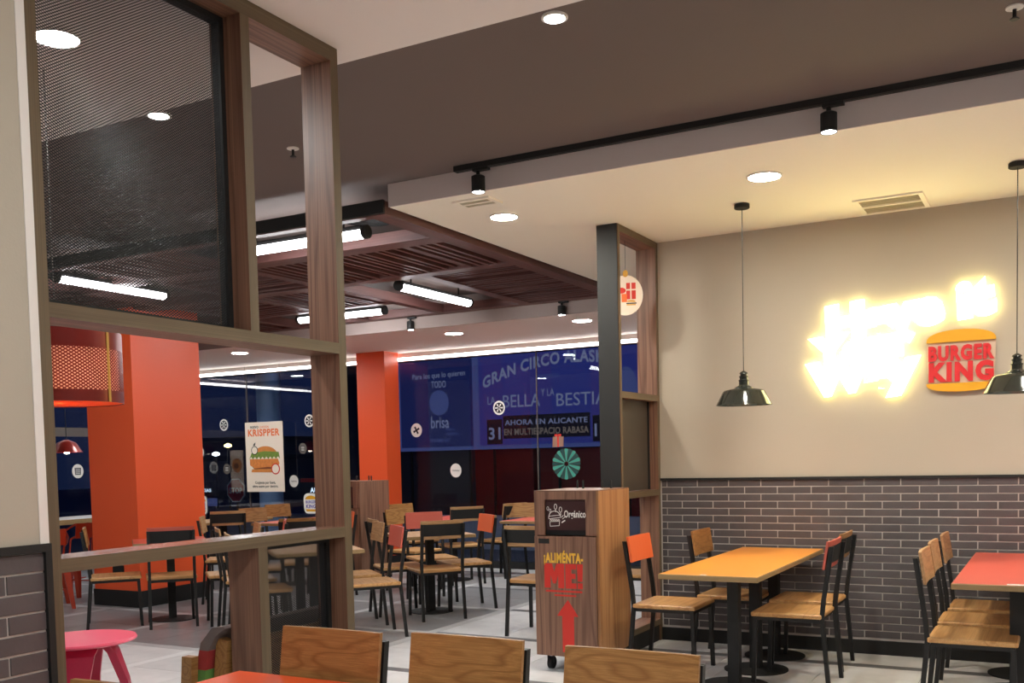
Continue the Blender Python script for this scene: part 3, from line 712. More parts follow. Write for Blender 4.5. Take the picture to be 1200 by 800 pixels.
# middle group
chair('pale', -5.06, 7.74, 140, 'chair seen from behind in the middle of the room, black plate across its wooden back')
chair('pale', -5.52, 7.83, 50, 'wood-backed chair side-on at the left of the square middle table')
chair('orange', -5.1, 8.31, 230, 'orange-backed chair at the right of the square middle table')
chair('red', -5.66, 8.6, -40, 'wide red chair back facing the viewer across the square middle table')
chair('red', -5.03, 6.69, 230, 'red-backed chair with its back legs nearest, just right of the divider post')
chair('pale', -5.52, 7.1, 230, 'chair hidden behind the divider post at the long pale table')
chair('pale', -6.22, 6.54, 50, 'wood-backed chair seen under the divider ledge, left of the low post')
chair('pale', -5.62, 6.05, 50, 'chair seen through the lower mesh panel of the divider')
chair('wood', -6.31, 9.25, -12, 'oak-backed chair beside the second waste station, overlapping another oak chair')
chair('wood', -7.05, 10.35, -12, 'oak-backed chair near the window, half behind another oak chair')
chair('pale', -6.18, 10.02, 140, 'chair seen from behind at the far red-topped table by the window')
chair('orange', -7.02, 8.62, 230, 'red-orange chair back just right of the divider post, before the waste station')
# behind the bin
chair('pale', -3.76, 7.34, 92, 'chair seen from behind beside the left side of the organic waste bin')
chair('wood', -5.55, 10.45, -60, 'oak chair facing the room by the window, left of the bin')
chair('pale', -6.03, 10.72, 165, 'black-plated chair by the window behind the oak one, left of the bin')
chair('pale', -3.15, 7.95, 180, 'chair glimpsed through the low opening of the slim divider')
# left group by the orange column
chair('wood', -7.62, 6.3, 50, 'wood-backed chair in front of the orange column, left of the round-footed table')
chair('red', -7.14, 6.51, 140, 'red-topped chair back seen from behind in front of the orange column')
chair('pale', -6.68, 6.80, 230, 'chair right of the orange column at the round-footed table')
chair('pale', -8.75, 8.85, 140, 'chair seen from behind just right of the orange column, black back plate')
chair('wood', -8.55, 9.3, -12, 'oak-backed chair under the burger poster, nearer of two')
chair('wood', -8.95, 10.2, -12, 'oak-backed chair under the burger poster, farther of two')
chair('wood', -6.75, 7.85, 130, 'oak-topped chair seen from behind at the far red table, over the ledge')
chair('pale', -7.75, 7.85, 40, 'chair with a narrow side-on wooden back above the divider ledge')
chair('red', -6.78, 7.28, 220, 'red-backed chair side-on peeking above the divider ledge')

# ------------------------------------------------------------ tables
def top_part(hx, hy, mat, t, th=.032):
    b = B().box(-hx, hx, -hy, hy, .75-th, .75, .004); o = b.obj('table_top', ['ply_edge', mat], t)
    for p in o.data.polygons:
        if p.normal.z > .9: p.material_index = 1
    return o
def pole_base(t, x=0, y=0, foot='round', w_=.035):
    B().box(x-w_, x+w_, y-w_, y+w_, .012, .71).obj('pole', 'matblack', t)
    if foot == 'round': B().lathe([(.21, 0), (.21, .008), (.05, .016)], (x, y, 0), 30).obj('base_plate', 'matblack', t)
    else: B().box(x-.22, x+.22, y-.03, y+.03, .0, .022, .004).box(x-.03, x+.03, y-.22, y-.03, 0, .022).box(x-.03, x+.03, y+.03, y+.22, 0, .022).obj('base_foot', 'matblack', t)
    B().box(x-.15, x+.15, y-.15, y+.15, .705, .718).obj('top_bracket', 'matblack', t)
t = thing('dining_table', 'long orange-topped table standing against the brick wall', 'table', (-1.775, 6.45, 0)); top_part(.295, .9, 'orange_lam', t)
for y in (-.35, .15, .65): pole_base(t, 0, y)
B().box(-.045, -.01, -.885, -.86, .7501, .7515).obj('number_tag', 'printwhite', t, label='small white tag on the table edge')
t = thing('dining_table', 'red-topped table against the brick wall at the right edge', 'table', (-.19, 6.48, 0)); top_part(.30, .865, 'red_lam', t)
for y in (-.6, .1, .6): pole_base(t, .0, y)
B().box(-.04, .06, -.85, -.815, .7501, .7515).obj('number_tag', 'printwhite', t, label='small white tag on the table edge')
t = thing('dining_table', 'vermilion-topped foreground table cut off by the bottom of the frame', 'table', (-2.085, 2.11, 0)); top_part(.36, .40, 'hot_lam', t); pole_base(t)
R50 = math.radians(50)
t = thing('dining_table', 'square pale wood table in the middle of the room with a square black pole', 'table', (-5.28, 7.99, 0), R50); top_part(.35, .35, 'palewood', t); pole_base(t)
t = thing('dining_table', 'long pale wood table whose corner shows right of the divider post', 'table', (-5.62, 6.60, 0), R50); top_part(.35, .7, 'palewood', t); pole_base(t, 0, -.35); pole_base(t, 0, .35)
t = thing('dining_table', 'reddish table on a round dark foot before the orange column', 'table', (-7.37, 6.72, 0), R50); top_part(.33, .33, 'red_lam', t); pole_base(t)
t = thing('dining_table', 'far red-topped table by the window, beyond the square table', 'table', (-6.4, 10.2, 0), 0); top_part(.3, .55, 'red_lam', t); pole_base(t, 0, 0)
t = thing('dining_table', 'red-topped table by the window just left of the bin', 'table', (-5.15, 10.1, 0), 0); top_part(.35, .35, 'red_lam', t); pole_base(t)
t = thing('dining_table', 'pale table hidden behind the chair and bin, on a cross-shaped foot', 'table', (-3.72, 7.82, 0), 0); top_part(.3, .3, 'palewood', t); pole_base(t, 0, 0, 'cross', .02)
t = thing('dining_table', 'far red-topped table under the burger poster', 'table', (-8.05, 9.6, 0), 0); top_part(.35, .7, 'red_lam', t); pole_base(t, 0, -.3); pole_base(t, 0, .3)
t = thing('dining_table', 'pale table between chairs right of the orange column by the glass', 'table', (-9.35, 9.4, 0), 0); top_part(.3, .6, 'palewood', t); pole_base(t)
t = thing('counter_table', 'grey-topped counter table along the left window behind the orange chairs', 'table', (-12.2, 9.5, 0)); top_part(.4, 1.0, 'strip_light', t, .07)
for y in (-.8, .8): box('leg', 'palewood', -.3, .3, y-.03, y+.03, 0, .68, t)

# ------------------------------------------------------------ waste bins
def bin_unit(name, label, loc, wx, wy, full, rz=0):
    t = thing(name, label, 'waste bin', loc, rz); h0, h1 = .115, 1.22; a, b_ = wx/2, wy/2
    B().box(a-.018, a, -b_, b_, h0, h1).obj('side_panel', 'warmwalnut' if full else 'walnut_z', t)
    box('side_panel', 'walnut_z', -a, -a+.018, -b_, b_, h0, h1, t); box('back_panel', 'walnut_z', -a+.018, a-.018, b_-.018, b_, h0, h1, t)
    box('top_panel', 'walnut_x', -a, a, -b_, b_, h1, h1+.006, t); box('bottom_panel', 'matblack', -a+.018, a-.018, -b_+.02, b_-.018, h0, h0+.02, t)
    zs = .925
    B().box(-a+.018, -a+.075, -b_, -b_+.018, zs, h1).box(a-.095, a-.018, -b_, -b_+.018, zs, h1).box(-a+.075, a-.095, -b_, -b_+.018, 1.165, h1).obj('front_frame', 'walnut_z', t)
    d = box('door', 'walnut_z', -a+.004, a-.022, -b_-.014, -b_+.004, h0-.005, zs-.006, t)
    box('door_handle', 'matblack', -a+.035, -a+.115, -b_-.0155, -b_-.013, zs-.055, zs-.022, d)
    fl = box('flap', 'maroon', -a+.08, a-.10, -b_+.016, -b_+.024, zs+.035, 1.16, t); box('opening', 'matblack', -a+.07, a-.09, -b_+.03, -b_+.04, zs, 1.17, t)
    for i, xx in enumerate((-.13, -.04, .06, .17)): B().tube((xx, b_-.06-(.1 if i % 2 else 0), h1+.006), (xx, b_-.06-(.1 if i % 2 else 0), h1+.062), .008, 10).obj('tray_stop', 'matblack', t)
    for (sx, sy) in ((-1, -1), (1, -1), (-1, 1), (1, 1)):
        x, y = sx*(a-.065), sy*(b_-.08)
        c_ = B().box(x-.032, x+.032, y-.03, y+.03, h0-.012, h0).box(x-.022, x-.018, y-.015, y+.015, .045, h0-.012).box(x+.018, x+.022, y-.015, y+.015, .045, h0-.012).obj('caster', 'black', t)
        B().tube((x-.016, y+.01, .042), (x+.016, y+.01, .042), .042, 20).obj('wheel', 'matblack', c_)
    if not full: return t
    Y = -b_+.0155; U, Zv = (1, 0, 0), (0, 0, 1)
    text('lettering', 'Orgánico', 'printwhite', .066, (-.022, Y, 1.046), U, Zv, fl, .001, bold=.018, width=.158)
    ic = B()
    def arc(cx, cz, rx, rz_, a0, a1, w_=.005, k=12):
        for i in range(k):
            p0 = a0+(a1-a0)*i/k; p1 = a0+(a1-a0)*(i+1)/k
            ic.prism([(cx+rx*math.cos(p0), Y, cz+rz_*math.sin(p0)), (cx+rx*math.cos(p1), Y, cz+rz_*math.sin(p1)), (cx+(rx-w_)*math.cos(p1), Y, cz+(rz_-w_)*math.sin(p1)), (cx+(rx-w_)*math.cos(p0), Y, cz+(rz_-w_)*math.sin(p0))], (0, -.001, 0))
    def bar(x0, z0, x1, z1, w_=.004):
        d_ = Vector((x1-x0, 0, z1-z0)); n_ = Vector((-d_.z, 0, d_.x)).normalized()*w_/2; p = Vector((x0, Y, z0)); q = Vector((x1, Y, z1)); ic.prism([p-n_, q-n_, q+n_, p+n_], (0, -.001, 0))
    cx = -.093
    arc(cx, 1.052, .044, .038, .15, PI+.05); bar(cx-.044, 1.052, cx+.044, 1.062); bar(cx-.044, 1.052, cx-.044, 1.035); bar(cx-.044, 1.035, cx+.044, 1.045); bar(cx+.044, 1.062, cx+.044, 1.045)
    for i in range(5): bar(cx-.036+i*.015, 1.022, cx-.028+i*.015, 1.034); bar(cx-.028+i*.015, 1.034, cx-.021+i*.015, 1.022)
    bar(cx-.036, 1.016, cx+.036, 1.02); bar(cx-.034, .985, cx+.034, .99); bar(cx-.036, 1.016, cx-.034, .985); bar(cx+.036, 1.02, cx+.034, .99)
    for (px, pz, rr) in ((cx-.05, 1.105, .011), (cx-.032, 1.09, .010)): arc(px, pz, rr*.8, rr*1.3, 0, 2*PI, .003)
    for (px, pz) in ((cx+.008, 1.105), (cx+.045, 1.085)):
        arc(px, pz+.012, .012, .02, 0, 2*PI, .004); bar(px, pz-.008, px+.002, pz-.024, .005)
    bar(cx+.05, 1.045, cx+.066, 1.06); bar(cx+.058, 1.035, cx+.082, 1.052); bar(cx+.052, 1.01, cx+.078, 1.026, .008)
    ic.obj('icon', 'printwhite', fl)
    Yd = -b_-.0145
    text('lettering', '¡ALIMÉNTA-', 'printyellow', .088, (-.165, Yd, .745), U, Zv, d, .001, bold=.045, width=.29)
    def glyph(pts): B().prism([Vector((x_, Yd, .572+z_)) for x_, z_ in pts], (0, -.001, 0)).obj('lettering', 'printred', d)
    glyph([(-.163, 0), (-.118, 0), (-.118, .088), (-.0985, .03), (-.0795, .03), (-.060, .088), (-.060, 0), (-.016, 0), (-.016, .165), (-.072, .165), (-.089, .108), (-.106, .165), (-.163, .165)])
    glyph([(-.006, 0), (.074, 0), (.074, .036), (.038, .036), (.038, .066), (.068, .066), (.068, .100), (.038, .100), (.038, .129), (.073, .129), (.073, .165), (-.006, .165)])
    glyph([(.084, .050), (.117, .050), (.122, .165), (.079, .165)]); glyph([(.083, 0), (.119, 0), (.119, .038), (.083, .038)])
    pr = B()
    pr.prism([(-.155, Yd, .545), (.115, Yd, .545), (.115, Yd, .557), (-.155, Yd, .557)], (0, -.001, 0)).prism([(-.09, Yd, .518), (.07, Yd, .518), (.07, Yd, .529), (-.09, Yd, .529)], (0, -.001, 0))
    pr.obj('small_print', 'printred', d)
    B().prism([(-.066+.03, Yd, .14), (.030+.03-.01, Yd, .14), (.050, Yd, .385), (.084, Yd, .385), (.008, Yd, .495), (-.074, Yd, .385), (-.036, Yd, .385)], (0, -.001, 0)).obj('arrow', 'printred', d)
    return t
bin_unit('waste_bin', 'walnut waste bin marked Orgánico with a red arrow, on casters', (-2.885, 6.285, 0), .475, .53, True)
bin_unit('waste_bin', 'second walnut waste station on casters by the orange window column', (-7.2, 9.33, 0), .6, .56, False)

# ------------------------------------------------------------ pink stool, bench, steel chairs, red lamps
t = thing('round_stool', 'round pink plastic stool with tapered legs under the divider ledge', 'stool', (-4.80, 3.72, 0), .5)
B().lathe([(.02, .475), (.27, .475), (.287, .482), (.29, .49), (.285, .498), (.27, .50), (.02, .50)], n=48).obj('seat', 'pinkplastic', t)
for k in range(4):
    a = PI/2*k+.25; d = Vector((math.cos(a), math.sin(a), 0)); s = Vector((-d.y, d.x, 0))
    V = []
    for (r, hw, th, z) in ((.245, .035, .022, 0), (.215, .055, .022, .25), (.16, .085, .022, .42), (.12, .11, .022, .476)):
        for (p, q) in ((-1, -1), (1, -1), (1, 1), (-1, 1)): V.append(d*(r+p*th)+s*(q*hw)+Z*z)
    F = [(3, 2, 1, 0), (12, 13, 14, 15)]
    for i in range(3):
        for j in range(4): F.append((i*4+j, i*4+(j+1) % 4, i*4+4+(j+1) % 4, i*4+4+j))
    B().quadmesh(V, F).obj('leg', 'pinkleg_shade', t)
t = thing('bench', 'wooden bench with grey, red and green upholstery just behind the divider', 'bench', (0, 0, 0))
def slab(name, mat, prof, y0, y1): return B().prism([Vector((x, y0, z)) for x, z in prof], (0, y1-y0, 0)).obj(name, mat, t)
for y in (2.93, 3.56): slab('end_board', 'oak', [(-2.955, .0), (-2.955, .44), (-2.912, .745), (-2.972, .755), (-3.02, .42), (-3.05, 0)], y, y+.04)
slab('back_board', 'oak', [(-2.945, .25), (-2.912, .735), (-2.935, .735), (-2.97, .25)], 2.97, 3.56)
slab('seat_board', 'oak', [(-3.50, .36), (-3.02, .36), (-3.02, .40), (-3.50, .40)], 2.94, 3.60)
slab('arm_board', 'oak', [(-3.15, 0), (-3.09, 0), (-3.03, .685), (-3.085, .685)], 2.85, 2.885)
slab('cushion_top', 'greyfab', [(-2.99, .705), (-2.95, .765), (-2.90, .80), (-2.905, .81), (-2.965, .80), (-3.03, .735), (-3.04, .705)], 2.90, 3.62)
slab('cushion_band', 'redfab', [(-3.01, .625), (-2.99, .705), (-3.04, .705), (-3.062, .625)], 2.90, 3.62)
slab('cushion_band', 'greenfab', [(-3.03, .40), (-3.01, .625), (-3.062, .625), (-3.09, .40)], 2.90, 3.62)
def steel_chair():
    t = thing('steel_armchair', '', 'chair')
    B().box(-.2, .2, -.2, .2, .435, .455, .008).box(-.19, .19, -.19, .19, .40, .435).obj('seat', 'tolix', t)
    for sx in (-1, 1):
        for sy in (-1, 1):
            b = B(); V = []; o = (sx*.24, sy*.24); i = (sx*.185, sy*.185)
            for (c, w_) in (((o[0], o[1], 0), .018), ((i[0], i[1], .42), .034)):
                for (p, q) in ((-1, -1), (1, -1), (1, 1), (-1, 1)): V.append((c[0]+p*w_, c[1]+q*w_, c[2]))
            b.quadmesh(V, [(3, 2, 1, 0), (4, 5, 6, 7)]+[(k, (k+1) % 4, 4+(k+1) % 4, 4+k) for k in range(4)]).obj('leg', 'tolix', t)
    pts = [(-.2, -.2), (-.25, -.12), (-.265, 0), (-.25, .12), (-.2, .2)]
    B().prism([Vector((x, y, .66)) for x, y in pts]+[Vector((x+.015, y*.97, .66)) for x, y in reversed(pts)], (-.02, 0, .17)).obj('backrest', 'tolix', t)
    B().stack([(-.24, -.05, .44), (-.262, -.05, .70)], .006, .05).stack([(-.24, .07, .44), (-.262, .07, .70)], .006, .03).obj('back_splat', 'tolix', t)
    for s in (-1, 1):
        b = B(); pp = [(-.2, s*.19, .82), (-.05, s*.235, .73), (.1, s*.24, .665), (.19, s*.22, .62), (.2, s*.2, .45)]
        for p, q in zip(pp, pp[1:]): b.tube(p, q, .011, 8)
        b.obj('armrest', 'tolix', t)
    B().box(-.2, .2, -.012, .012, .16, .172).box(-.012, .012, -.2, .2, .172, .184).obj('stretcher', 'tolix', t)
    return t
s1 = steel_chair(); s1.location = (-9.25, 6.75, 0); s1.rotation_euler = (0, 0, 2.6); s1['label'] = 'orange steel armchair nearest the orange column, left of it'
dup(s1, (-9.9, 7.6, 0), 3.4, 'orange steel armchair farther back, half hidden by the divider post')
t = thing('drum_pendant', 'red perforated drum pendant lamp between cream wall and orange column', 'lamp', (-3.98, 3.02, 1.74))
RR, HH = .275, .315
def cyl(u, v): return Vector((RR*math.cos(2*PI*u), RR*math.sin(2*PI*u), v*HH))
nu, nv = 78, 13
V, F = strands(lambda u, v: cyl(u, .15+v*.60), nu, nv, (0, .21/nv), .0015, lambda u, v: Vector((math.cos(2*PI*u), math.sin(2*PI*u), 0)))
me = bpy.data.meshes.new('perforated_shade'); me.from_pydata(V, [], F); me.materials.append(M['redlamp']); put('perforated_shade', me, t, 'stuff')
B().lathe([(RR, 0), (RR+.002, 0), (RR+.002, .05), (RR, .05)], n=48, caps=False).obj('bottom_band', 'redlamp', t)
B().lathe([(RR, .235), (RR+.002, .235), (RR+.002, HH), (RR, HH)], n=48, caps=False).obj('top_band', 'redlamp', t)
B().lathe([(.03, HH-.004), (RR, HH-.004), (RR, HH), (.03, HH)], n=48, caps=False).obj('top_plate', 'redlamp', t)
B().lathe([(RR-.018, .045), (RR-.018, .24)], n=48, caps=False).obj('lining', 'lining', t)
B().prism([cyl(u_, 0)*k_ for u_, k_ in ((.026, 1.012), (.034, 1.012), (.034, 1.022), (.026, 1.022))], (0, 0, HH)).obj('seam', 'gold', t, label='pale gold vertical seam')
B().lathe([(.02, .006), (RR-.004, .006), (RR-.004, .003), (.02, .003)], n=48, caps=False).obj('lit_inside_disc', 'orangelit', t)  # added disc standing for the lit orange inside of the shade
B().lathe([(.001, .08), (.03, .085), (.045, .12), (.03, .16), (.02, .2)], n=18, caps=False).obj('bulb', 'redbulb', t)
B().tube((0, 0, .2), (0, 0, 1.484), .002, 6).obj('cord', 'frost', t)
t = thing('cone_pendant', 'small dark red pendant lamp with a lit bulb before the far left window', 'lamp', (-11.75, 9.0, 1.66))
B().lathe([(.20, 0), (.202, 0), (.12, .13), (.03, .17), (.028, .17), (.118, .128)], n=30, caps=False).obj('shade', 'redlamp', t)
B().lathe([(.001, -.02), (.03, -.01), (.04, .03), (.02, .08)], n=16, caps=False).obj('bulb', 'redbulb', t)
B().tube((0, 0, .16), (0, 0, 1.56), .005, 8).obj('cord', 'black', t)

# ------------------------------------------------------------ on and by the glass
XU = Vector((1, 0, 0)); ON = Vector((0, -1, 0))
t = thing('poster', 'hanging cream poster with a large printed burger in the window', 'poster', (-10.4, 11.36, 1.55))
box('board', 'postercream', -.365, .365, -.006, .006, -.52, .52, t)
Y = -.0065
text('lettering', 'NUEVO', 'printblack', .05, (-.26, Y, .43), XU, Z, t, .0008, bold=.03, width=.16)
text('lettering', 'CHICKEN', 'printorange', .045, (-.08, Y, .43), XU, Z, t, .0008, bold=.01, width=.18)
text('lettering', 'KRISPPER', 'printorange', .14, (0, Y, .315), XU, Z, t, .0008, bold=.035, width=.62, align='CENTER')
text('lettering', 'Crujiente por fuera,', 'printblack', .055, (0, Y, -.40), XU, Z, t, .0008, bold=.02, width=.40, align='CENTER')
text('lettering', 'ultra suave por dentro.', 'printblack', .055, (0, Y, -.455), XU, Z, t, .0008, bold=.02, width=.50, align='CENTER')
P = lambda pts: [Vector((x, Y, z)) for x, z in pts]
B().prism(disc_pts((.02, Y, .02), XU, Z, .235, .14, 24, 0, PI, False), ON*.001).obj('bun_print', 'bun', t)
zz = [(-.30+.6*i/16, -.02+(.025 if i % 2 else -.012)) for i in range(17)]
B().prism(P(zz+[(.28, .07), (.0, .085), (-.25, .06)]), ON*.0014).obj('lettuce_print', 'lettuce', t)
B().prism(P([(-.29, -.03), (.26, -.03), (.29, -.1), (.24, -.16), (.05, -.15), (-.2, -.17), (-.29, -.12)]), ON*.0012).obj('chicken_print', 'chicken', t)
B().prism(P([(-.24, -.15), (.24, -.15), (.22, -.185), (-.2, -.185)]), ON*.0010).obj('sauce_print', 'sauce', t)
B().prism(P([(-.25, -.18), (.25, -.18), (.22, -.235), (-.27, -.225)]), ON*.0012).obj('bun_base_print', 'bun', t)
B().prism(disc_pts((.21, Y, -.18), XU, Z, .085, .085, 14), ON*.002).obj('price_badge', 'printred', t)
B().prism(disc_pts((.21, Y-.002, -.18), XU, Z, .066, .066, 20), ON*.0006).obj('badge_face', 'postercream', t)
B().prism(disc_pts((-.19, Y, .10), XU, Z, .066, .066, 20), ON*.002).obj('round_stamp', 'printblack', t)
B().prism(disc_pts((-.19, Y-.002, .10), XU, Z, .054, .054, 20), ON*.0006).obj('stamp_face', 'postercream', t)
B().prism(P([(-.22, .17), (-.18, .17), (-.165, .22), (-.2, .20)]), ON*.001).obj('leaf_print', 'printblack', t)
for x in (-.34, .34): B().tube((x, 0, .52), (x, 0, 1.36), .002, 6).obj('hanging_wire', 'black', t)
t = thing('poster', 'narrow white food poster on the far left window, beside the post', 'poster', (-12.979, 9.56, 1.33), PI/2)
box('board', 'postercream', -.16, .16, -.004, .004, -.37, .37, t)
B().prism(disc_pts((0, -.0045, .10), XU, Z, .12, .13, 20), (0, -.001, 0)).obj('food_print', 'bun', t); B().prism(disc_pts((.02, -.0055, .09), XU, Z, .06, .05, 16), (0, -.001, 0)).obj('topping_print', 'sauce', t)
def sticker(x, z, r, kind, label, wall='y', dim=False):
    t = thing('window_sticker', label, 'sticker', (x, WY-.006, z) if wall == 'y' else (-12.984, x, z), 0 if wall == 'y' else PI/2, 'round stickers on the window glass')
    B().prism(disc_pts((0, 0, 0), XU, Z, r, r*1.06, 28), ON*.0015).obj('disc', 'frost' if dim else 'printwhite', t); y = -.0016; b = B()
    if kind == 'citrus':
        b.prism(disc_pts((0, y, 0), XU, Z, r*.78, None, 24), ON*.0005).obj('ring_print', 'printblack', t); b = B()
        for k in range(6):
            a = k*PI/3; d = Vector((math.cos(a), 0, math.sin(a))); s = Vector((-d.z, 0, d.x)); o = Vector((0, y-.0006, 0))
            b.prism([o+d*r*.12-s*r*.04, o+d*r*.62-s*r*.12, o+d*r*.68+s*r*0, o+d*r*.62+s*r*.12, o+d*r*.12+s*r*.04], ON*.0004)
        b.obj('segment_print', 'printwhite', t)
    elif kind == 'bolt':
        for k in range(4):
            a = k*PI/2+.5; d = Vector((math.cos(a), 0, math.sin(a))); s = Vector((-d.z, 0, d.x)); o = Vector((0, y, 0)); b.prism([o-s*r*.12, o+d*r*.6-s*r*.16, o+d*r*.6+s*r*.16, o+s*r*.12], ON*.0005)
        b.obj('flower_print', 'printblack', t)
    elif kind == 'can':
        b.prism([Vector((-r*.5, y, -r*.55)), Vector((r*.5, y, -r*.55)), Vector((r*.55, y, r*.5)), Vector((-r*.55, y, r*.5))], ON*.0005).obj('can_print', 'printblack', t); b = B()
        for k in range(4): b.prism([Vector((-r*.4, y-.0006, -r*.4+k*r*.22)), Vector((r*.4, y-.0006, -r*.4+k*r*.22)), Vector((r*.4, y-.0006, -r*.32+k*r*.22)), Vector((-r*.4, y-.0006, -r*.32+k*r*.22))], ON*.0004)
        b.obj('stripe_print', 'printwhite', t)
    elif kind == 'script':
        for k in range(9): xx = -r*.6+k*r*.14; b.prism([Vector((xx, y, -.01+.012*math.sin(k*2.2))), Vector((xx+r*.17, y, -.002+.012*math.sin(k*2.2+2))), Vector((xx+r*.17, y, .006+.012*math.sin(k*2.2+2))), Vector((xx, y, -.002+.012*math.sin(k*2.2)))], ON*.0005)
        b.obj('scribble_print', 'frost', t)
sticker(-6.45, 2.11, .088, 'citrus', 'round white citrus-slice sticker on the glass beside the circus lettering')
sticker(-7.76, 1.86, .09, 'bolt', 'round white sticker with a black flower on the glass before the navy billboard')
sticker(-7.14, 1.30, .088, 'script', 'round white sticker with faint script low on the glass')
sticker(-9.64, 2.06, .088, 'citrus', 'round citrus-slice sticker between the burger poster and divider post')
sticker(-11.33, 2.06, .085, 'citrus', 'round citrus-slice sticker left of the burger poster')
sticker(-11.86, 1.65, .085, 'can', 'round sticker with a can pictogram right of the orange column')
sticker(-9.97, 1.18, .085, 'script', 'round white sticker with faint script beside the burger poster foot')
sticker(-11.30, 1.38, .075, 'can', 'faint grey can sticker above the stop sign', dim=True)
sticker(-9.78, 1.66, .075, 'can', 'faint grey sticker between burger poster and divider post', dim=True)
sticker(-12.05, 2.40, .085, 'script', 'white sticker peeking past the top of the orange column')
sticker(10.12, 1.40, .10, 'can', 'round can sticker on the side window left of the orange column', 'x')
def bk(x, z, label):
    t = thing('window_decal', label, 'sticker', (x, WY-.006, z), 0, 'burger logo decals on the window glass')
    pts = []
    for i in range(41):
        a = 2*PI*i/40; c, s = math.cos(a), math.sin(a); pts.append(Vector((.135*math.copysign(abs(c)**.5, c), 0, .15*math.copysign(abs(s)**.5, s))))
    B().prism(pts[:-1], ON*.0015).obj('decal_base', 'printwhite', t); y = -.0017
    B().prism(disc_pts((0, y, .06), XU, Z, .105, .055, 18, 0, PI, False), ON*.0006).obj('bun_print', 'logoyellow', t)
    B().prism([Vector((-.1, y, -.085)), Vector((.1, y, -.085)), Vector((.08, y, -.118)), Vector((-.08, y, -.118))], ON*.0006).obj('bun_print', 'logoyellow', t)
    text('lettering', 'BURGER', M['violetprint'], .058, (0, y, .002), XU, Z, t, .0006, bold=.03, width=.19, align='CENTER'); text('lettering', 'KING', M['violetprint'], .075, (0, y, -.068), XU, Z, t, .0006, bold=.035, width=.18, align='CENTER')
M['violetprint'] = plain('violet_print', srgb(84, 70, 170), .5)
bk(-11.88, .82, 'burger logo decal on the glass beside the orange column'); bk(-9.66, .85, 'burger logo decal on the glass beside the divider post')
t = thing('window_decal', 'teal pleated wreath decal low on the circus side of the window', 'sticker', (-5.49, WY-.006, 1.36))
for k in range(20):
    a = 2*PI*k/20; d = Vector((math.cos(a), 0, math.sin(a))); s = Vector((-d.z, 0, d.x))
    B().prism([d*.03-s*.005, d*.19-s*.028, d*.20, d*.19+s*.024, d*.03+s*.004], ON*(.0015+.0004*(k % 2))).obj('pleat', 'teal' if k % 2 else 'tealdark', t)
t = thing('window_decal', 'brown gift box decal on the glass above the teal wreath', 'sticker', (-5.6, WY-.006, 1.66))
B().prism([Vector((-.08, 0, -.085)), Vector((.075, 0, -.08)), Vector((.08, 0, .05)), Vector((-.075, 0, .05))], ON*.0015).obj('box_print', 'kraft', t)
B().prism([Vector((-.012, -.0016, -.083)), Vector((.012, -.0016, -.083)), Vector((.012, -.0016, .05)), Vector((-.012, -.0016, .05))], ON*.0005).prism(disc_pts((-.025, -.0016, .068), XU, Z, .026, .018, 10), ON*.0005).prism(disc_pts((.025, -.0016, .068), XU, Z, .026, .018, 10), ON*.0005).obj('bow_print', 'printred', t)

# ------------------------------------------------------------ billboards and signs outside
t = thing('billboard', 'navy billboard with a pale round emblem seen outside through the glass', 'billboard', (-10.9, 16.9, 0))
box('panel', 'bb_navy', -.88, .84, 0, .1, 1.70, 3.55, t); Y = -.002
B().box(-.93, -.88, -.02, .12, 1.63, 3.6).box(.84, .89, -.02, .12, 1.63, 3.6).box(-.88, .84, -.02, .12, 1.63, 1.70).box(-.88, .84, -.02, .12, 3.55, 3.6).obj('frame', 'bb_dim', t)
text('lettering', 'Para los que lo quieren', 'bb_letter', .15, (0.05, Y, 3.08), (1, 0, .02), Z, t, .004, bold=.006, width=1.24, align='CENTER')
text('lettering', 'TODO', 'bb_letter', .19, (.05, Y, 2.88), XU, Z, t, .004, bold=.012, width=.34, align='CENTER')
B().prism(disc_pts((.05, Y, 2.58), XU, Z, .23, .25, 30), ON*.004).obj('emblem', 'bb_dim', t)
text('lettering', 'brisa', 'bb_letter', .33, (.06, Y, 2.08), XU, Z, t, .004, bold=.008, width=.42, align='CENTER')
text('lettering', 'fibra', 'bb_dim', .09, (.30, Y, 2.02), XU, Z, t, .004, bold=.006, width=.20, align='CENTER')
text('lettering', 'teléfono', 'bb_dim', .09, (.36, Y, 1.93), XU, Z, t, .004, bold=.006, width=.30, align='CENTER')
text('lettering', '910 888 667', 'bb_dim', .10, (.06, Y, 1.80), XU, Z, t, .004, bold=.01, width=.46, align='CENTER')
for x in (-.7, .7): B().tube((x, .08, -.02), (x, .08, 1.65), .03).obj('pole', 'matblack', t)
t = thing('billboard', 'blue circus billboard seen outside through the glass', 'billboard', (-8.45, 16.9, 0))
box('panel', 'bb_blue', -1.48, 1.9, 0, .1, 1.70, 3.55, t)
B().box(-1.53, -1.48, -.02, .12, 1.63, 3.6).box(1.9, 1.95, -.02, .12, 1.63, 3.6).box(-1.48, 1.9, -.02, .12, 1.63, 1.70).box(-1.48, 1.9, -.02, .12, 3.55, 3.6).obj('frame', 'bb_dim', t)
for (a, b_) in ((-1.40, -.95), (-.35, .10), (.9, 1.25)): box('stripe_print', 'bb_violet', a, b_, -.003, .0, 1.75, 3.40, t)
text('lettering', 'GRAN CIRCO ALASKA', 'bb_letter', .30, (-1.38, Y-.004, 2.80), XU, Z, t, .004, bold=.03, width=2.75, bend=lambda u: .40*(1-(1.45*u-1)**2))
text('lettering', 'PRESENTA', 'bb_dim', .11, (.05, Y-.004, 2.93), XU, Z, t, .004, bold=.01, width=.45, align='CENTER')
text('lettering', 'LA', 'bb_letter', .22, (-1.28, Y-.004, 2.49), XU, Z, t, .004, width=.17)
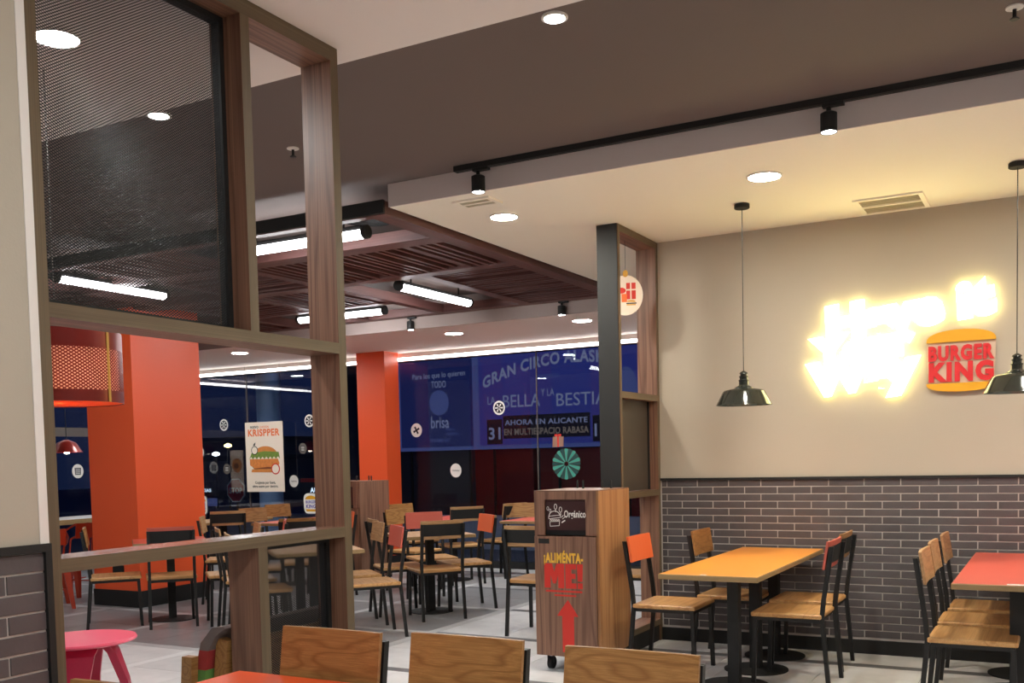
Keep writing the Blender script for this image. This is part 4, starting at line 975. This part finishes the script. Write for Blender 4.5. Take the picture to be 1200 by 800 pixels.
text('lettering', 'BELLA', 'bb_letter', .34, (-.94, Y-.004, 2.42), XU, Z, t, .004, bold=.004, width=.80)
text('lettering', 'Y LA', 'bb_letter', .20, (-.12, Y-.004, 2.60), XU, Z, t, .004, width=.28)
text('lettering', 'BESTIA', 'bb_letter', .34, (.20, Y-.004, 2.40), XU, Z, t, .004, bold=.004, width=1.02)
B().box(-.95, .88, -.006, 0, 1.82, 2.26).obj('banner_print', 'bb_black', t)
text('lettering', 'AHORA EN ALICANTE', 'bb_letter', .14, (-.04, -.007, 2.08), XU, Z, t, .004, bold=.02, width=1.74, align='CENTER')
text('lettering', 'EN MULTIESPACIO RABASA', 'bb_tan', .17, (-.04, -.007, 1.89), XU, Z, t, .004, bold=.02, width=1.78, align='CENTER')
for x, s_ in ((-1.14, '31'), (1.10, '10')):
    box('date_print', 'bb_black', x-.17, x+.17, -.006, 0, 1.72, 2.20, t); text('lettering', s_, 'bb_letter', .32, (x, -.007, 1.82), XU, Z, t, .004, bold=.02, width=.26, align='CENTER')
B().prism(disc_pts((1.6, -.002, 2.6), XU, Z, .22, .45, 18), ON*.004).obj('figure_print', 'bb_dim', t)
for x in (-1.2, .2, 1.6): B().tube((x, .08, -.02), (x, .08, 1.65), .03).obj('pole', 'matblack', t)
t = thing('stop_sign', 'red octagonal stop sign outside beyond the glass', 'sign', (-15.5, 16, 0))
B().prism(disc_pts((0, 0, .89), XU, Z, .27, .27, 8, PI/8, PI/8+2*PI), (0, .02, 0)).obj('plate_rim', 'printwhite', t)
B().prism(disc_pts((0, -.002, .89), XU, Z, .245, .245, 8, PI/8, PI/8+2*PI), (0, .01, 0)).obj('plate', 'stopred', t)
text('lettering', 'STOP', 'printwhite', .17, (0, -.003, .83), XU, Z, t, .003, bold=.02, width=.36, align='CENTER'); B().tube((0, .05, -.02), (0, .05, 1.1), .03).obj('pole', 'frost', t)
t = thing('drive_lane_sign', 'dark hanging sign reading Gracias outside right of the orange column', 'sign', (-16.45, 16, 0))
box('panel', 'screenbg', -.42, .36, 0, .1, .78, 1.10, t); text('lettering', 'GRACIAS', 'screen', .10, (-.03, -.002, .86), XU, Z, t, .004, bold=.02, width=.52, align='CENTER'); box('lower_panel', 'bb_dim', -.3, .3, 0, .1, .55, .72, t); box('post', 'screenbg', -.04, .04, .02, .1, -.02, .8, t)
t = thing('drive_lane_sign', 'dark sign with a red top band reading Auto outside by the divider post', 'sign', (-13.3, 16, 0))
box('panel', 'screenbg', -.4, .5, 0, .1, .62, 1.05, t); box('red_band', 'printred', -.4, .5, -.004, .1, 1.05, 1.13, t); text('lettering', 'AUTO', 'screen', .14, (.05, -.002, .84), XU, Z, t, .004, bold=.02, width=.4, align='CENTER'); box('post', 'screenbg', -.04, .04, .02, .1, -.02, .64, t)
for i, (x, y, z, mt, lb) in enumerate(((-24.5, 25, 2.08, 'farlamp', 'distant yellow street lamp outside left of the burger poster'), (-25.06, 25, 1.81, 'farlampw', 'distant white street lamp outside left of the burger poster'))):
    t = thing('street_lamp', lb, 'street lamp', (x, y, 0)); B().tube((0, 0, -.02), (0, 0, z), .03).obj('pole', 'matblack', t); B().lathe([(.01, z-.07), (.12, z-.03), (.12, z+.03), (.01, z+.08)], n=14).obj('lantern', mt, t)
